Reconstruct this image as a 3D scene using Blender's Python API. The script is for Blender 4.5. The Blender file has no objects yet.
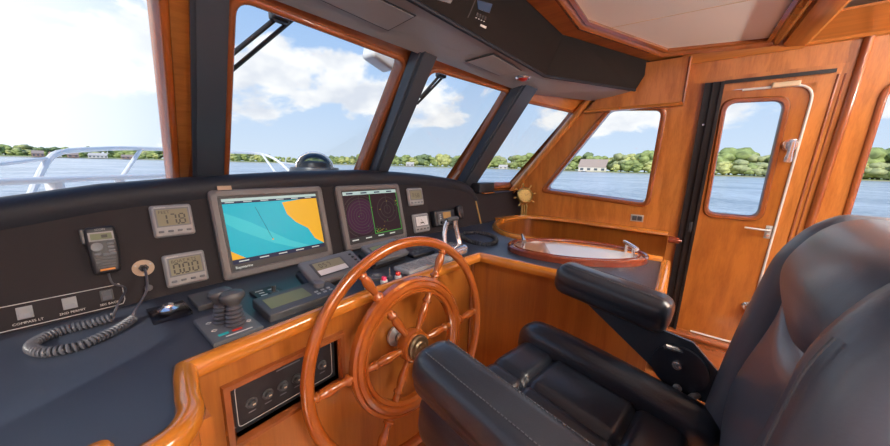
import bpy, bmesh, math, random
from mathutils import Vector, Matrix, Euler
random.seed(7)
V = Vector
sc = bpy.context.scene
COL = sc.collection
# ------------------------------------------------------------------ camera
F = 300.0; YH = 166.0; ROLL = math.radians(1.6); HEAD = math.radians(52.3)
PITCH = math.atan((223 - YH) / F)
CAM = V((0, 0, 1.35))
_fh = V((math.sin(HEAD), math.cos(HEAD), 0)); _up = V((0, 0, 1)); _rt = _fh.cross(_up)
FW = _fh * math.cos(PITCH) - _up * math.sin(PITCH); _u = _up * math.cos(PITCH) + _fh * math.sin(PITCH)
RT = _rt * math.cos(ROLL) + _u * math.sin(ROLL); UP = _u * math.cos(ROLL) - _rt * math.sin(ROLL)
cam = bpy.data.cameras.new('camera'); cam.sensor_width = 36; cam.lens = F / 890 * 36; cam.clip_start = .02; cam.clip_end = 5000
co = bpy.data.objects.new('camera', cam); COL.objects.link(co); sc.camera = co
m = Matrix((RT, UP, -FW)).transposed().to_4x4(); m.translation = CAM; co.matrix_world = m

def ray(x, y): return FW + RT * ((x - 445) / F) + UP * ((223 - y) / F)
def at(x, y, p, n):
    """survey helper: the point of a real plane (point p, normal n) that the surveyed direction meets"""
    d = ray(x, y); p = V(p); n = V(n)
    return CAM + d * ((p - CAM).dot(n) / d.dot(n))
def onz(x, y, z): return at(x, y, (0, 0, z), (0, 0, 1))
WALLP = ((2.75, 0, .9), (1, 0, .16))
def onw(x, y): return at(x, y, *WALLP)
def WP(Y, z, off=0):                      # point on starboard wall, off = distance inboard
    return V((2.75 - .16 * (z - .9) - off, Y, z - off * .16))

# ------------------------------------------------------------------ materials
def newmat(name):
    m = bpy.data.materials.new(name); m.use_nodes = True
    nt = m.node_tree; b = nt.nodes['Principled BSDF']; return m, nt, b
def setp(b, **k):
    for n, v in k.items():
        n = {'rough': 'Roughness', 'metal': 'Metallic', 'coat': 'Coat Weight', 'coatr': 'Coat Roughness', 'spec': 'Specular IOR Level',
             'emit': 'Emission Color', 'es': 'Emission Strength', 'sheen': 'Sheen Weight'}.get(n, n)
        b.inputs[n].default_value = v
def plain(name, col, rough=.5, metal=0, bump=0, bscale=300, var=.0, **k):
    m, nt, b = newmat(name)
    b.inputs['Base Color'].default_value = (*col, 1); setp(b, rough=rough, metal=metal, **k)
    tc = nt.nodes.new('ShaderNodeTexCoord')
    nz = nt.nodes.new('ShaderNodeTexNoise'); nz.inputs['Scale'].default_value = bscale; nz.inputs['Detail'].default_value = 3
    nt.links.new(tc.outputs['Object'], nz.inputs['Vector'])
    if bump:
        bp = nt.nodes.new('ShaderNodeBump'); bp.inputs['Strength'].default_value = bump; bp.inputs['Distance'].default_value = .002
        nt.links.new(nz.outputs['Fac'], bp.inputs['Height']); nt.links.new(bp.outputs['Normal'], b.inputs['Normal'])
    if var:
        n2 = nt.nodes.new('ShaderNodeTexNoise'); n2.inputs['Scale'].default_value = 6; n2.inputs['Detail'].default_value = 6
        nt.links.new(tc.outputs['Object'], n2.inputs['Vector'])
        r = nt.nodes.new('ShaderNodeValToRGB')
        r.color_ramp.elements[0].position = .3; r.color_ramp.elements[1].position = .75
        r.color_ramp.elements[0].color = (*[c * (1 - var) for c in col], 1); r.color_ramp.elements[1].color = (*[min(1, c * (1 + var)) for c in col], 1)
        nt.links.new(n2.outputs['Fac'], r.inputs['Fac']); nt.links.new(r.outputs['Color'], b.inputs['Base Color'])
    return m
def wood(name, c1, c2, grain=(14, 14, .9), rough=.28, coat=.5):
    m, nt, b = newmat(name); setp(b, rough=rough, coat=coat, coatr=.12)
    tc = nt.nodes.new('ShaderNodeTexCoord'); mp = nt.nodes.new('ShaderNodeMapping')
    mp.inputs['Scale'].default_value = grain
    nt.links.new(tc.outputs['Object'], mp.inputs['Vector'])
    n1 = nt.nodes.new('ShaderNodeTexNoise'); n1.inputs['Scale'].default_value = 1.6; n1.inputs['Detail'].default_value = 8; n1.inputs['Distortion'].default_value = .6
    n2 = nt.nodes.new('ShaderNodeTexNoise'); n2.inputs['Scale'].default_value = 14; n2.inputs['Detail'].default_value = 4
    n3 = nt.nodes.new('ShaderNodeTexNoise'); n3.inputs['Scale'].default_value = .35; n3.inputs['Detail'].default_value = 2
    for n in (n1, n2, n3): nt.links.new(mp.outputs['Vector'], n.inputs['Vector'])
    mx = nt.nodes.new('ShaderNodeMath'); mx.operation = 'MULTIPLY_ADD'; mx.inputs[1].default_value = .35
    nt.links.new(n2.outputs['Fac'], mx.inputs[0]); nt.links.new(n1.outputs['Fac'], mx.inputs[2])
    mx2 = nt.nodes.new('ShaderNodeMath'); mx2.operation = 'MULTIPLY_ADD'; mx2.inputs[1].default_value = .4
    nt.links.new(n3.outputs['Fac'], mx2.inputs[0]); nt.links.new(mx.outputs[0], mx2.inputs[2])
    r = nt.nodes.new('ShaderNodeValToRGB'); r.color_ramp.elements[0].position = .55; r.color_ramp.elements[1].position = 1.12 - .12
    r.color_ramp.elements[0].color = (*c1, 1); r.color_ramp.elements[1].color = (*c2, 1)
    nt.links.new(mx2.outputs[0], r.inputs['Fac']); nt.links.new(r.outputs['Color'], b.inputs['Base Color'])
    return m
C1 = (.34, .104, .018); C2 = (.59, .220, .048)
M = {}
M['wood'] = wood('cherry_wood_upright_grain', C1, C2, (12, 12, .7))
M['door'] = wood('cherry_door_and_shade_wood', (.28, .078, .011), (.47, .158, .025), (10, 10, .6))  # the door's own dark cherry; also stands in for shade on console faces
M['woodx'] = wood('cherry_wood_athwart_grain', C1, C2, (.8, 14, 14))
M['woody'] = wood('cherry_wood_foreaft_grain', C1, C2, (14, .8, 14))
M['rail'] = wood('varnished_rail_wood', (.55, .175, .020), (.66, .230, .030), (3, 3, 3), .14, 1.0)
M['wheel'] = wood('varnished_wheel_wood', (.34, .080, .012), (.44, .115, .018), (5, 5, 5), .16, 1.0)
M['trim'] = wood('cherry_trim_and_backlit_wood', (.235, .062, .017), (.34, .100, .028), (6, 6, 2), .2, .8)  # dark moulding cherry; also carries backlit shade for the front window surrounds
M['tray'] = wood('mahogany_tray_wood', (.16, .028, .012), (.26, .05, .02), (6, 6, 6), .15, 1.0)
M['floor'] = wood('teak_floor', (.16, .05, .014), (.26, .085, .022), (2, 14, 14), .35, .3)
M['vinyl'] = plain('dark_dash_vinyl', (.017, .020, .029), .5, spec=.3, bump=.25, bscale=900)
M['panel'] = plain('dash_panel_satin', (.026, .022, .025), .6, bump=.1, bscale=1200, spec=.16)
M['desk'] = plain('desk_laminate', (.046, .056, .080), .30, bump=.15, bscale=1500)
M['post'] = plain('post_vinyl', (.050, .064, .085), .26, bump=.2, bscale=500)
M['console'] = plain('overhead_underside_lit_vinyl', (.36, .355, .35), .36, bump=.3, bscale=250)  # underside paler than the black face: bounced deck light put into colour
M['cface'] = plain('overhead_face_vinyl', (.018, .015, .014), .8, spec=.12, bump=.2, bscale=700)
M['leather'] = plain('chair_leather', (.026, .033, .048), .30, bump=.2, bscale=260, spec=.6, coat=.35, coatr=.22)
M['leather_lit'] = plain('chair_back_leather_lit', (.095, .115, .158), .38, bump=.10, bscale=260, spec=.8, coat=.35, coatr=.25)  # leather made paler and bluer on the back, standing in for window reflections
M['stitch'] = plain('grey_stitching', (.10, .11, .13), .6)
M['black'] = plain('black_plastic', (.022, .022, .026), .42)
M['blackm'] = plain('black_aluminium', (.014, .014, .016), .42, metal=.1)
M['bezel'] = plain('taupe_bezel', (.16, .147, .147), .42, bump=.08, bscale=1500)
M['bezelg'] = plain('grey_bezel', (.34, .34, .345), .4)
M['dgrey'] = plain('dark_grey_plastic', (.075, .08, .088), .4)
M['mgrey'] = plain('mid_grey_plastic', (.15, .16, .18), .42)
M['lgrey'] = plain('light_grey_plastic', (.38, .40, .42), .45)
M['rubber'] = plain('dark_rubber', (.085, .085, .10), .36)
M['lcd'] = plain('lcd_olive', (.27, .26, .18), .6, spec=.2)
M['lcdg'] = plain('lcd_green', (.20, .23, .14), .55, spec=.2)
M['lcdamber'] = plain('lcd_amber', (.42, .26, .09), .25)
M['seg'] = plain('lcd_segments', (.05, .05, .04), .5)
M['chrome'] = plain('chrome', (.88, .88, .89), .16, metal=.85)
M['steel'] = plain('brushed_steel', (.50, .50, .49), .4, metal=.35)
M['brass'] = plain('brass', (.46, .33, .12), .38, metal=1)
M['hub'] = plain('aged_bronze', (.20, .15, .09), .35, metal=.8)
M['dial'] = plain('brass_dial', (.40, .30, .10), .4, metal=.5)
M['gold'] = plain('gold_strip', (.75, .45, .15), .3, metal=.6)
M['tan'] = plain('tan_plate', (.50, .36, .24), .45)
M['white'] = plain('white_paint', (.80, .80, .80), .35)
M['seal'] = plain('white_seal', (.72, .70, .66), .5)
M['cream'] = plain('cream_plastic', (.70, .55, .36), .45)
M['ceil'] = plain('cream_headliner', (.84, .80, .72), .65, bump=.2, bscale=400)
M['ink'] = plain('white_ink', (.78, .76, .72), .5)
M['red'] = plain('red_button', (.75, .05, .03), .3)
M['pink'] = plain('pink_button', (.80, .05, .14), .3)
M['orange'] = plain('orange_mark', (.85, .30, .03), .4)
M['teal'] = plain('teal_mark', (.02, .50, .50), .4)
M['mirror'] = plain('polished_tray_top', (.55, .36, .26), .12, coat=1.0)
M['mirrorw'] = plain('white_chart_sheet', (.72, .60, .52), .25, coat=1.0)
def emi(name, col, s=1.0):
    m, nt, b = newmat(name); b.inputs['Base Color'].default_value = (0.01, .01, .01, 1); setp(b, rough=.3, spec=.12, emit=(*col, 1), es=s); return m
M['s_sea'] = emi('screen_sea', (.0, .43, .55)); M['s_ch'] = emi('screen_channel', (.03, .53, .60)); M['s_land'] = emi('screen_land', (.85, .42, .02))
M['s_navy'] = emi('screen_navy', (.005, .012, .05)); M['s_black'] = emi('screen_black', (.012, .006, .008)); M['s_bar'] = emi('screen_bar', (.45, .58, .55))
M['s_pur'] = emi('screen_purple', (.045, .007, .035)); M['s_green'] = emi('screen_green', (.06, .45, .05)); M['s_ring'] = emi('screen_ring', (.07, .07, .05))
M['s_dark'] = emi('screen_radar', (.022, .008, .014)); M['s_yel'] = emi('screen_yellow', (.7, .5, .03)); M['s_txt'] = emi('screen_text', (.6, .66, .62))
M['s_lcd'] = emi('screen_lit_lcd', (.03, .06, .12), .8)
def glass(name, tint=(.95, .97, .98), fac=.5):
    m = bpy.data.materials.new(name); m.use_nodes = True; nt = m.node_tree; nt.nodes.clear()
    o = nt.nodes.new('ShaderNodeOutputMaterial'); mx = nt.nodes.new('ShaderNodeMixShader'); t = nt.nodes.new('ShaderNodeBsdfTransparent'); g = nt.nodes.new('ShaderNodeBsdfGlossy')
    t.inputs[0].default_value = (*tint, 1); g.inputs['Roughness'].default_value = .02
    fr = nt.nodes.new('ShaderNodeFresnel'); fr.inputs[0].default_value = 1.35
    ml = nt.nodes.new('ShaderNodeMath'); ml.operation = 'MULTIPLY'; ml.inputs[1].default_value = fac
    nt.links.new(fr.outputs[0], ml.inputs[0]); nt.links.new(ml.outputs[0], mx.inputs[0])
    nt.links.new(t.outputs[0], mx.inputs[1]); nt.links.new(g.outputs[0], mx.inputs[2]); nt.links.new(mx.outputs[0], o.inputs[0]); return m
M['glass'] = glass('window_glass', (.97, .98, .98), .12)
M['acrylic'] = glass('clear_acrylic', (.75, .78, .82), 1.5)

# ------------------------------------------------------------------ mesh helpers
def B(): return bmesh.new()
def merge(bm, t):
    me = bpy.data.meshes.new('t'); t.to_mesh(me); t.free(); bm.from_mesh(me); bpy.data.meshes.remove(me)
def box(bm, c, s, rot=None, bev=0, seg=2, mi=0):
    t = B(); bmesh.ops.create_cube(t, size=1)
    for v in t.verts: v.co = V((v.co.x * s[0], v.co.y * s[1], v.co.z * s[2]))
    if bev: bmesh.ops.bevel(t, geom=t.edges[:], offset=bev, segments=seg, affect='EDGES', profile=.5)
    Mx = Matrix.Translation(V(c)) @ (rot.to_4x4() if rot else Matrix())
    t.transform(Mx)
    for f in t.faces: f.material_index = mi
    merge(bm, t); return bm
def poly(bm, pts, mi=0):
    f = bm.faces.new([bm.verts.new(V(p)) for p in pts]); f.material_index = mi; return f
def prism(bm, pts, vec, mi=0):
    pts = [V(p) for p in pts]; vec = V(vec); n = len(pts)
    a = [bm.verts.new(p) for p in pts]; b = [bm.verts.new(p + vec) for p in pts]
    fs = [bm.faces.new(a), bm.faces.new(b[::-1])] + [bm.faces.new((a[i], b[i], b[(i + 1) % n], a[(i + 1) % n])) for i in range(n)]
    for f in fs: f.material_index = mi
    return bm
def ring(bm, outer, inner, vec, mi=0):
    outer = [V(p) for p in outer]; inner = [V(p) for p in inner]; vec = V(vec); n = len(inner)
    A = [bm.verts.new(p) for p in outer]; Bv = [bm.verts.new(p) for p in inner]
    A2 = [bm.verts.new(p + vec) for p in outer]; B2 = [bm.verts.new(p + vec) for p in inner]
    for i in range(n):
        j = (i + 1) % n
        for q in ((A[i], A[j], Bv[j], Bv[i]), (A2[j], A2[i], B2[i], B2[j]), (A[j], A[i], A2[i], A2[j]), (Bv[i], Bv[j], B2[j], B2[i])):
            f = bm.faces.new(q); f.material_index = mi
    bmesh.ops.remove_doubles(bm, verts=bm.verts, dist=1e-5)
    bmesh.ops.dissolve_degenerate(bm, edges=bm.edges, dist=1e-6)
    return bm
def rquad(p, r, seg=6):
    """rounded corners for a planar quad; returns (points, corner index of each)"""
    p = [V(q) for q in p]; out = []; idx = []
    n = len(p)
    for i in range(n):
        a = p[(i - 1) % n] - p[i]; b = p[(i + 1) % n] - p[i]
        ra = min(r, a.length * .45); rb = min(r, b.length * .45)
        A = p[i] + a.normalized() * ra; Bp = p[i] + b.normalized() * rb
        for k in range(seg + 1):
            t = k / seg; out.append(A * (1 - t) ** 2 + p[i] * 2 * t * (1 - t) + Bp * t * t); idx.append(i)
    return out, idx
def offs(p, d):
    """offset a planar convex quad outwards by d (in its plane)"""
    p = [V(q) for q in p]; n = (p[1] - p[0]).cross(p[2] - p[0]).normalized(); c = sum(p, V()) / len(p); res = []
    L = len(p)
    def line(i):
        a, b = p[i], p[(i + 1) % L]; e = (b - a).normalized(); q = e.cross(n)
        if q.dot(c - a) > 0: q = -q
        return a + q * d, e
    for i in range(L):
        (a, e), (b, f) = line((i - 1) % L), line(i)
        # intersect a+s e and b+t f
        w = b - a; den = e.cross(f).dot(n)
        s = w.cross(f).dot(n) / den; res.append(a + e * s)
    return res
def frames(path, closed):
    n = len(path); T = []
    for i in range(n):
        a = path[(i - 1) % n] if (closed or i > 0) else path[i]; b = path[(i + 1) % n] if (closed or i < n - 1) else path[i]
        T.append((b - a).normalized())
    N = T[0].orthogonal().normalized()
    if abs(T[0].z) < .95: N = (V((0, 0, 1)) - T[0] * T[0].z).normalized()
    out = []
    for t in T:
        N = (N - t * N.dot(t)).normalized(); out.append((t, N, t.cross(N)))
    return out
def tube(bm, path, r, seg=8, closed=False, mi=0, flat=1.0, cap=True):
    path = [V(p) for p in path]; n = len(path); rs = r if isinstance(r, (list, tuple)) else [r] * n
    fr = frames(path, closed); rings = []
    for i in range(n):
        t, N, Bn = fr[i]
        rings.append([bm.verts.new(path[i] + (N * math.cos(2 * math.pi * k / seg) * flat + Bn * math.sin(2 * math.pi * k / seg)) * rs[i]) for k in range(seg)])
    for i in range(n if closed else n - 1):
        a, b = rings[i], rings[(i + 1) % n]
        for k in range(seg):
            f = bm.faces.new((a[k], a[(k + 1) % seg], b[(k + 1) % seg], b[k])); f.material_index = mi
    if not closed and cap:
        for q in (rings[0][::-1], rings[-1]):
            f = bm.faces.new(q); f.material_index = mi
    return bm
def sweep(bm, path, prof, closed=False, upv=None, mi=0):
    """sweep profile [(side, up)] along path; side = horizontal normal"""
    path = [V(p) for p in path]; n = len(path); rings = []; upv = V(upv or (0, 0, 1))
    for i in range(n):
        a = path[(i - 1) % n] if (closed or i > 0) else None; b = path[(i + 1) % n] if (closed or i < n - 1) else None
        d1 = (path[i] - a).normalized() if a else (b - path[i]).normalized(); d2 = (b - path[i]).normalized() if b else d1
        s1 = d1.cross(upv).normalized(); s2 = d2.cross(upv).normalized(); s = (s1 + s2); s = s.normalized() / max(.35, (s.normalized().dot(s1)))
        rings.append([bm.verts.new(path[i] + s * x + upv * y) for x, y in prof])
    m_ = len(prof)
    for i in range(n if closed else n - 1):
        a, b = rings[i], rings[(i + 1) % n]
        for k in range(m_):
            f = bm.faces.new((a[k], a[(k + 1) % m_], b[(k + 1) % m_], b[k])); f.material_index = mi
    if not closed:
        bm.faces.new(rings[0][::-1]).material_index = mi; bm.faces.new(rings[-1]).material_index = mi
    return bm
def lathe(bm, prof, Mx=None, seg=24, mi=0, close=False):
    Mx = Mx or Matrix(); rings = []
    for r, z in prof:
        if r < 1e-6: rings.append([bm.verts.new(Mx @ V((0, 0, z)))])
        else: rings.append([bm.verts.new(Mx @ V((r * math.cos(2 * math.pi * k / seg), r * math.sin(2 * math.pi * k / seg), z))) for k in range(seg)])
    R = rings + ([rings[0]] if close else [])
    for a, b in zip(R, R[1:]):
        for k in range(seg):
            k2 = (k + 1) % seg
            vs = [a[k % len(a)], a[k2 % len(a)], b[k2 % len(b)], b[k % len(b)]]
            u = []
            for v in vs:
                if v not in u: u.append(v)
            if len(u) > 2:
                try: bm.faces.new(u).material_index = mi
                except ValueError: pass
    return bm
def cyl(bm, a, b, r, seg=16, mi=0, r2=None, bev=0):
    a = V(a); b = V(b); d = b - a; L = d.length; q = d.to_track_quat('Z', 'Y').to_matrix().to_4x4(); Mx = Matrix.Translation(a) @ q
    r2 = r if r2 is None else r2
    pr = [(0, 0), (r, 0), (r2, L), (0, L)] if not bev else [(0, 0), (r, 0), (r2, L - bev), (r2 - bev * .3, L - bev * .3), (r2 - bev, L), (0, L)]
    return lathe(bm, pr, Mx, seg, mi)
def rbox(bm, h, r, n=(10, 10, 10), Mx=None, fn=None, mi=0):
    """soft box: half sizes h, edge radius r, fn deforms local points"""
    def coords(hh, r, n):
        arc = [hh - r + r * math.sin(math.radians(a)) for a in (90, 68, 45, 22, 0)]
        mid = [-(hh - r) + 2 * (hh - r) * i / n for i in range(1, n)] if hh - r > 1e-5 else []
        return [-a for a in arc] + mid + arc[::-1]
    t = B(); cs = [coords(h[i], min(r, h[i]), n[i]) for i in range(3)]
    cs = [sorted(set(round(x, 6) for x in c)) for c in cs]
    for ax in range(3):
        u, w = [(1, 2), (2, 0), (0, 1)][ax]
        for sgn in (-1, 1):
            g = []
            for a in cs[u]:
                row = []
                for b in cs[w]:
                    p = [0, 0, 0]; p[ax] = sgn * h[ax]; p[u] = a; p[w] = b; row.append(t.verts.new(p))
                g.append(row)
            for i in range(len(g) - 1):
                for j in range(len(g[0]) - 1):
                    q = (g[i][j], g[i + 1][j], g[i + 1][j + 1], g[i][j + 1]); t.faces.new(q if sgn > 0 else q[::-1])
    bmesh.ops.remove_doubles(t, verts=t.verts, dist=1e-6)
    for v in t.verts:
        p = v.co; q = V([max(-(h[i] - min(r, h[i])), min(h[i] - min(r, h[i]), p[i])) for i in range(3)]); d = p - q
        if d.length > 1e-9:
            v.co = q + V([d[i] for i in range(3)]).normalized() * min(r, min(h))
    if fn:
        for v in t.verts: v.co = V(fn(v.co.copy()))
    if Mx: t.transform(Mx)
    for f in t.faces: f.material_index = mi
    merge(bm, t); return bm
def text(bm, s, Mx, size, mi=0, ext=.0003, align='CENTER'):
    cu = bpy.data.curves.new('t', 'FONT'); cu.body = s; cu.size = size; cu.extrude = ext; cu.align_x = align; cu.align_y = 'CENTER'; cu.resolution_u = 2
    o = bpy.data.objects.new('t', cu); COL.objects.link(o); bpy.context.view_layer.update()
    me = bpy.data.meshes.new_from_object(o.evaluated_get(bpy.context.evaluated_depsgraph_get()))
    t = B(); t.from_mesh(me); t.transform(Mx)
    for f in t.faces: f.material_index = mi
    merge(bm, t); bpy.data.objects.remove(o); bpy.data.curves.remove(cu); bpy.data.meshes.remove(me); return bm

# ------------------------------------------------------------------ object helpers
WM = {}
def tag(o, label=None, cat=None, group=None, kind=None):
    if label: o['label'] = label
    if cat: o['category'] = cat
    if group: o['group'] = group
    if kind: o['kind'] = kind
    return o
def root(name, Mx, label=None, cat=None, group=None, kind=None):
    o = bpy.data.objects.new(name, None); COL.objects.link(o); o.empty_display_size = .05
    if not isinstance(Mx, Matrix): Mx = Matrix.Translation(V(Mx))
    o.matrix_world = Mx; WM[o.name] = Mx.copy(); return tag(o, label, cat, group, kind)
def part(name, bm, mats, parent=None, world=False, ang=35, label=None, smooth=True):
    """mesh object; world=True: mesh given in world coordinates"""
    Mp = WM[parent.name] if parent else Matrix()
    if world and parent: bm.transform(Mp.inverted())
    bmesh.ops.recalc_face_normals(bm, faces=bm.faces[:])
    me = bpy.data.meshes.new(name); bm.to_mesh(me); bm.free()
    if not isinstance(mats, (list, tuple)): mats = [mats]
    for k in mats: me.materials.append(M[k])
    o = bpy.data.objects.new(name, me); COL.objects.link(o)
    if parent: o.parent = parent
    WM[o.name] = Mp.copy()
    if smooth:
        me.shade_smooth(); me.set_sharp_from_angle(angle=math.radians(ang))
    if label: o['label'] = label
    return o
def top(name, bm, mats, label=None, cat=None, group=None, kind=None, ang=35, origin=None):
    if origin is None and kind != 'structure':
        c = sum((v.co for v in bm.verts), V()) / max(1, len(bm.verts)); c.z = min(v.co.z for v in bm.verts); origin = c
    if origin is not None: bm.transform(Matrix.Translation(-V(origin)))
    o = part(name, bm, mats, ang=ang); 
    if origin is not None: o.location = origin; WM[o.name] = Matrix.Translation(V(origin))
    return tag(o, label, cat, group, kind)
def st(name, bm, mats, ang=35): return top(name, bm, mats, kind='structure', ang=ang)
def copy_tree(o, parent=None, keep=True):
    c = o.copy(); COL.objects.link(c); c.parent = parent
    for ch in list(o.children): copy_tree(ch, c)
    return c
def basis(o, x, y, z): 
    m = Matrix((V(x), V(y), V(z))).transposed().to_4x4(); m.translation = V(o); return m
def panelM(X, z):
    y = V((0, .25, 1)).normalized(); x = V((1, 0, 0)); return basis((X, 1.3 + .25 * (z - .9), z), x, y, x.cross(y))
def panelB(X, z):
    x = V((1, -.09, 0)).normalized(); y0 = V((0, .25, 1)); n = x.cross(y0).normalized(); y = n.cross(x)
    return basis((X, 1.3 - .09 * (X - 1.3) + .25 * (z - .9), z), x, y, n)
def deskM(X, Y, rot=0, z=.9): return Matrix.Translation((X, Y, z)) @ Matrix.Rotation(math.radians(rot), 4, 'Z')

# ================================================================== SHELL
# front window line (x, y at z = 1.2); windows lean aft .9 per metre of height
JX = [(-1.25, 1.22), (-.47, 1.47), (.33, 1.65), (1.15, 1.62), (1.95, 1.47), (2.70, 1.25)]
RK = .9
def FP(i, t, z, off=0):
    a, b = JX[i], JX[i + 1]; x = a[0] + (b[0] - a[0]) * t; y = a[1] + (b[1] - a[1]) * t
    return V((x, y - RK * (z - 1.2), z)) + fn_(i) * off
def fn_(i):           # inboard normal
    a, b = V((*JX[i], 0)), V((*JX[i + 1], 0)); n = (b - a).cross(V((0, -RK, 1))).normalized()
    return n if n.y < 0 else -n
def onf(i, x, y): return at(x, y, FP(i, 0, 1.2), fn_(i))
def onf_z(i, p1, p2, z):
    a = onf(i, *p1); b = onf(i, *p2); return a + (b - a) * ((z - a.z) / (b.z - a.z))
ZB, ZT = 1.0, 1.92
def window(name, n, hole, outer, inb, gl_off=-.042, r=.045, wm='woodx', fm='trim', proud=.012, rim=.022, th=.05, glassback=True):
    """one window: wall field around it, moulded frame, pane"""
    w = root(name, (0, 0, 0), kind='structure')
    hp, idx = rquad(hole, r)
    bm = B(); ring(bm, [outer[i] for i in idx], hp, -inb * th); part('window_surround', bm, wm, w)
    op, _ = rquad(offs(hole, rim), r + rim * .8)
    op2, _ = rquad(offs(hole, rim * .45), r + rim * .4)
    bm = B()
    lay = [(op, 0), (op, proud * .6), (rquad(offs(hole, rim * .8), r + rim * .6)[0], proud), (rquad(offs(hole, rim * .25), r + rim * .2)[0], proud), (hp, proud * .55), (rquad(offs(hole, -.004), r)[0], -th - .004), (op, -th - .004)]
    rings = [[bm.verts.new(p + inb * o) for p in L] for L, o in lay]; rings.append(rings[0])
    k = len(hp)
    for a, b in zip(rings, rings[1:]):
        for i in range(k):
            j = (i + 1) % k
            if a[i] is not b[i]:
                bm.faces.new((a[i], a[j], b[j], b[i]))
    part('window_frame', bm, fm, w, ang=50)
    bm = B(); gp = rquad(offs(hole, .012), r)[0]
    prism(bm, [p + inb * gl_off for p in gp], -inb * .006); part('glass_pane', bm, 'glass', w, smooth=False)
    return w
inb0 = [fn_(i) for i in range(5)]
zlo, zhi = 1.13, 1.815
def cell(i):
    return [FP(i, 0, ZB), FP(i, 1, ZB), FP(i, 1, ZT), FP(i, 0, ZT)]
# holes: bottom-left, bottom-right, top-right, top-left
w1r = lambda z: onf_z(1, (157, 0), (172, 170), z)
h = [FP(1, .08, 1.12), w1r(1.12), w1r(zhi), FP(1, .08, zhi)]; window('window_1', 1, h, cell(1), inb0[1], fm='wheel')
w2r = lambda z: onf_z(2, (404, 61), (360, 171), z); w2l = lambda z: onf_z(2, (236, 4), (229, 170), z)
h = [w2l(1.19), w2r(1.19), w2r(1.812), w2l(1.812)]; window('window_2', 2, h, cell(2), inb0[2], wm='trim')  # surround in darker trim wood, its backlit shade painted in
w3r = lambda z: onf_z(3, (508, 94), (457, 177), z)
h = [FP(3, .085, 1.17), w3r(1.17), w3r(1.815), FP(3, .085, 1.815)]; window('window_3', 3, h, cell(3), inb0[3], wm='trim')  # same darkened surround, standing in for backlight
w4r = lambda z: onf_z(4, (577, 112), (517, 187), z)
h = [FP(4, .09, 1.175), w4r(1.175), w4r(1.79), FP(4, .09, 1.79)]; window('window_4', 4, h, cell(4), inb0[4])
h = [FP(0, .12, 1.18), FP(0, .92, 1.18), FP(0, .92, zhi), FP(0, .12, zhi)]; window('window_5', 0, h, cell(0), inb0[0])

# starboard wall
WT = .05
def wcell(y0, y1, z0, z1): return [WP(y0, z0), WP(y1, z0), WP(y1, z1), WP(y0, z1)]
inS = V((-1, 0, -.16)).normalized()
def slant(z): return 1.25 - RK * (z - 1.2) + .02
hole = [onw(546, 189.5), onw(645, 203), onw(661.5, 110.5), onw(611, 110.5)]
outer = [WP(slant(.95), .95), WP(-.03, .95), WP(-.03, 2.1), WP(slant(2.1), 2.1)]
window('window_6', 6, hole, outer, inS, wm='wood', fm='trim', r=.04, rim=.032)
# aft starboard window
hole = [WP(-.80, 1.13), WP(-1.75, 1.13), WP(-1.75, 1.80), WP(-.765, 1.80)]
hole = [WP(-.775, 1.03), WP(-1.75, 1.03), WP(-1.75, 1.80), WP(-.755, 1.80)]
outer = [WP(-.60, .95), WP(-2.2, .95), WP(-2.2, 2.1), WP(-.60, 2.1)]
window('window_7', 7, hole, outer, inS, wm='wood', fm='trim', r=.06, rim=.028)
bm = B()
for y0, y1, z0, z1 in ((1.45, -.03, -.02, .95), (-.60, -2.2, -.02, .95), (-.03, -.60, 1.93, 2.1), (-.03, -.60, -.02, .11), (-.03, -.125, .11, 1.93)):
    prism(bm, wcell(y0, y1, z0, z1), -inS * WT)
st('wall_starboard', bm, 'wood')
# port wall mirrored about x = .74
def MP(Y, z): 
    p = WP(Y, z); return V((1.5 - p.x, p.y, p.z))
inP = V((1, 0, -.16)).normalized()
hole = [MP(1.0, 1.15), MP(.19, 1.12), MP(.16, 1.78), MP(.47, 1.79)]
outer = [MP(slant(.95), .95), MP(-.03, .95), MP(-.03, 2.1), MP(slant(2.1), 2.1)]
window('window_8', 8, hole, outer, inP, wm='wood')
hole = [MP(-.85, 1.03), MP(-2.05, 1.03), MP(-2.05, 1.82), MP(-.85, 1.82)]
outer = [MP(-.75, .95), MP(-2.2, .95), MP(-2.2, 2.1), MP(-.75, 2.1)]
window('window_9', 9, hole, outer, inP, wm='wood')
bm = B()
for y0, y1, z0, z1 in ((1.45, -.03, -.02, .95), (-.75, -2.2, -.02, .95), (-.03, -.10, -.02, 2.1), (-.10, -.75, 1.93, 2.1), (-.10, -.75, -.02, .11)):
    prism(bm, [MP(y0, z0), MP(y1, z0), MP(y1, z1), MP(y0, z1)], -inP * WT)
st('wall_port', bm, 'wood')
# aft wall with a wide opening to the saloon
bm = B()
box(bm, (-.85, -2.23, 1.04), (.9, .05, 2.12)); box(bm, (2.35, -2.23, 1.04), (.9, .05, 2.12)); box(bm, (.75, -2.23, 2.02), (2.4, .05, .16))
st('wall_aft', bm, 'wood')
bm = B(); box(bm, (.75, -.35, -.03), (4.5, 3.8, .04)); st('floor', bm, 'floor')

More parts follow.
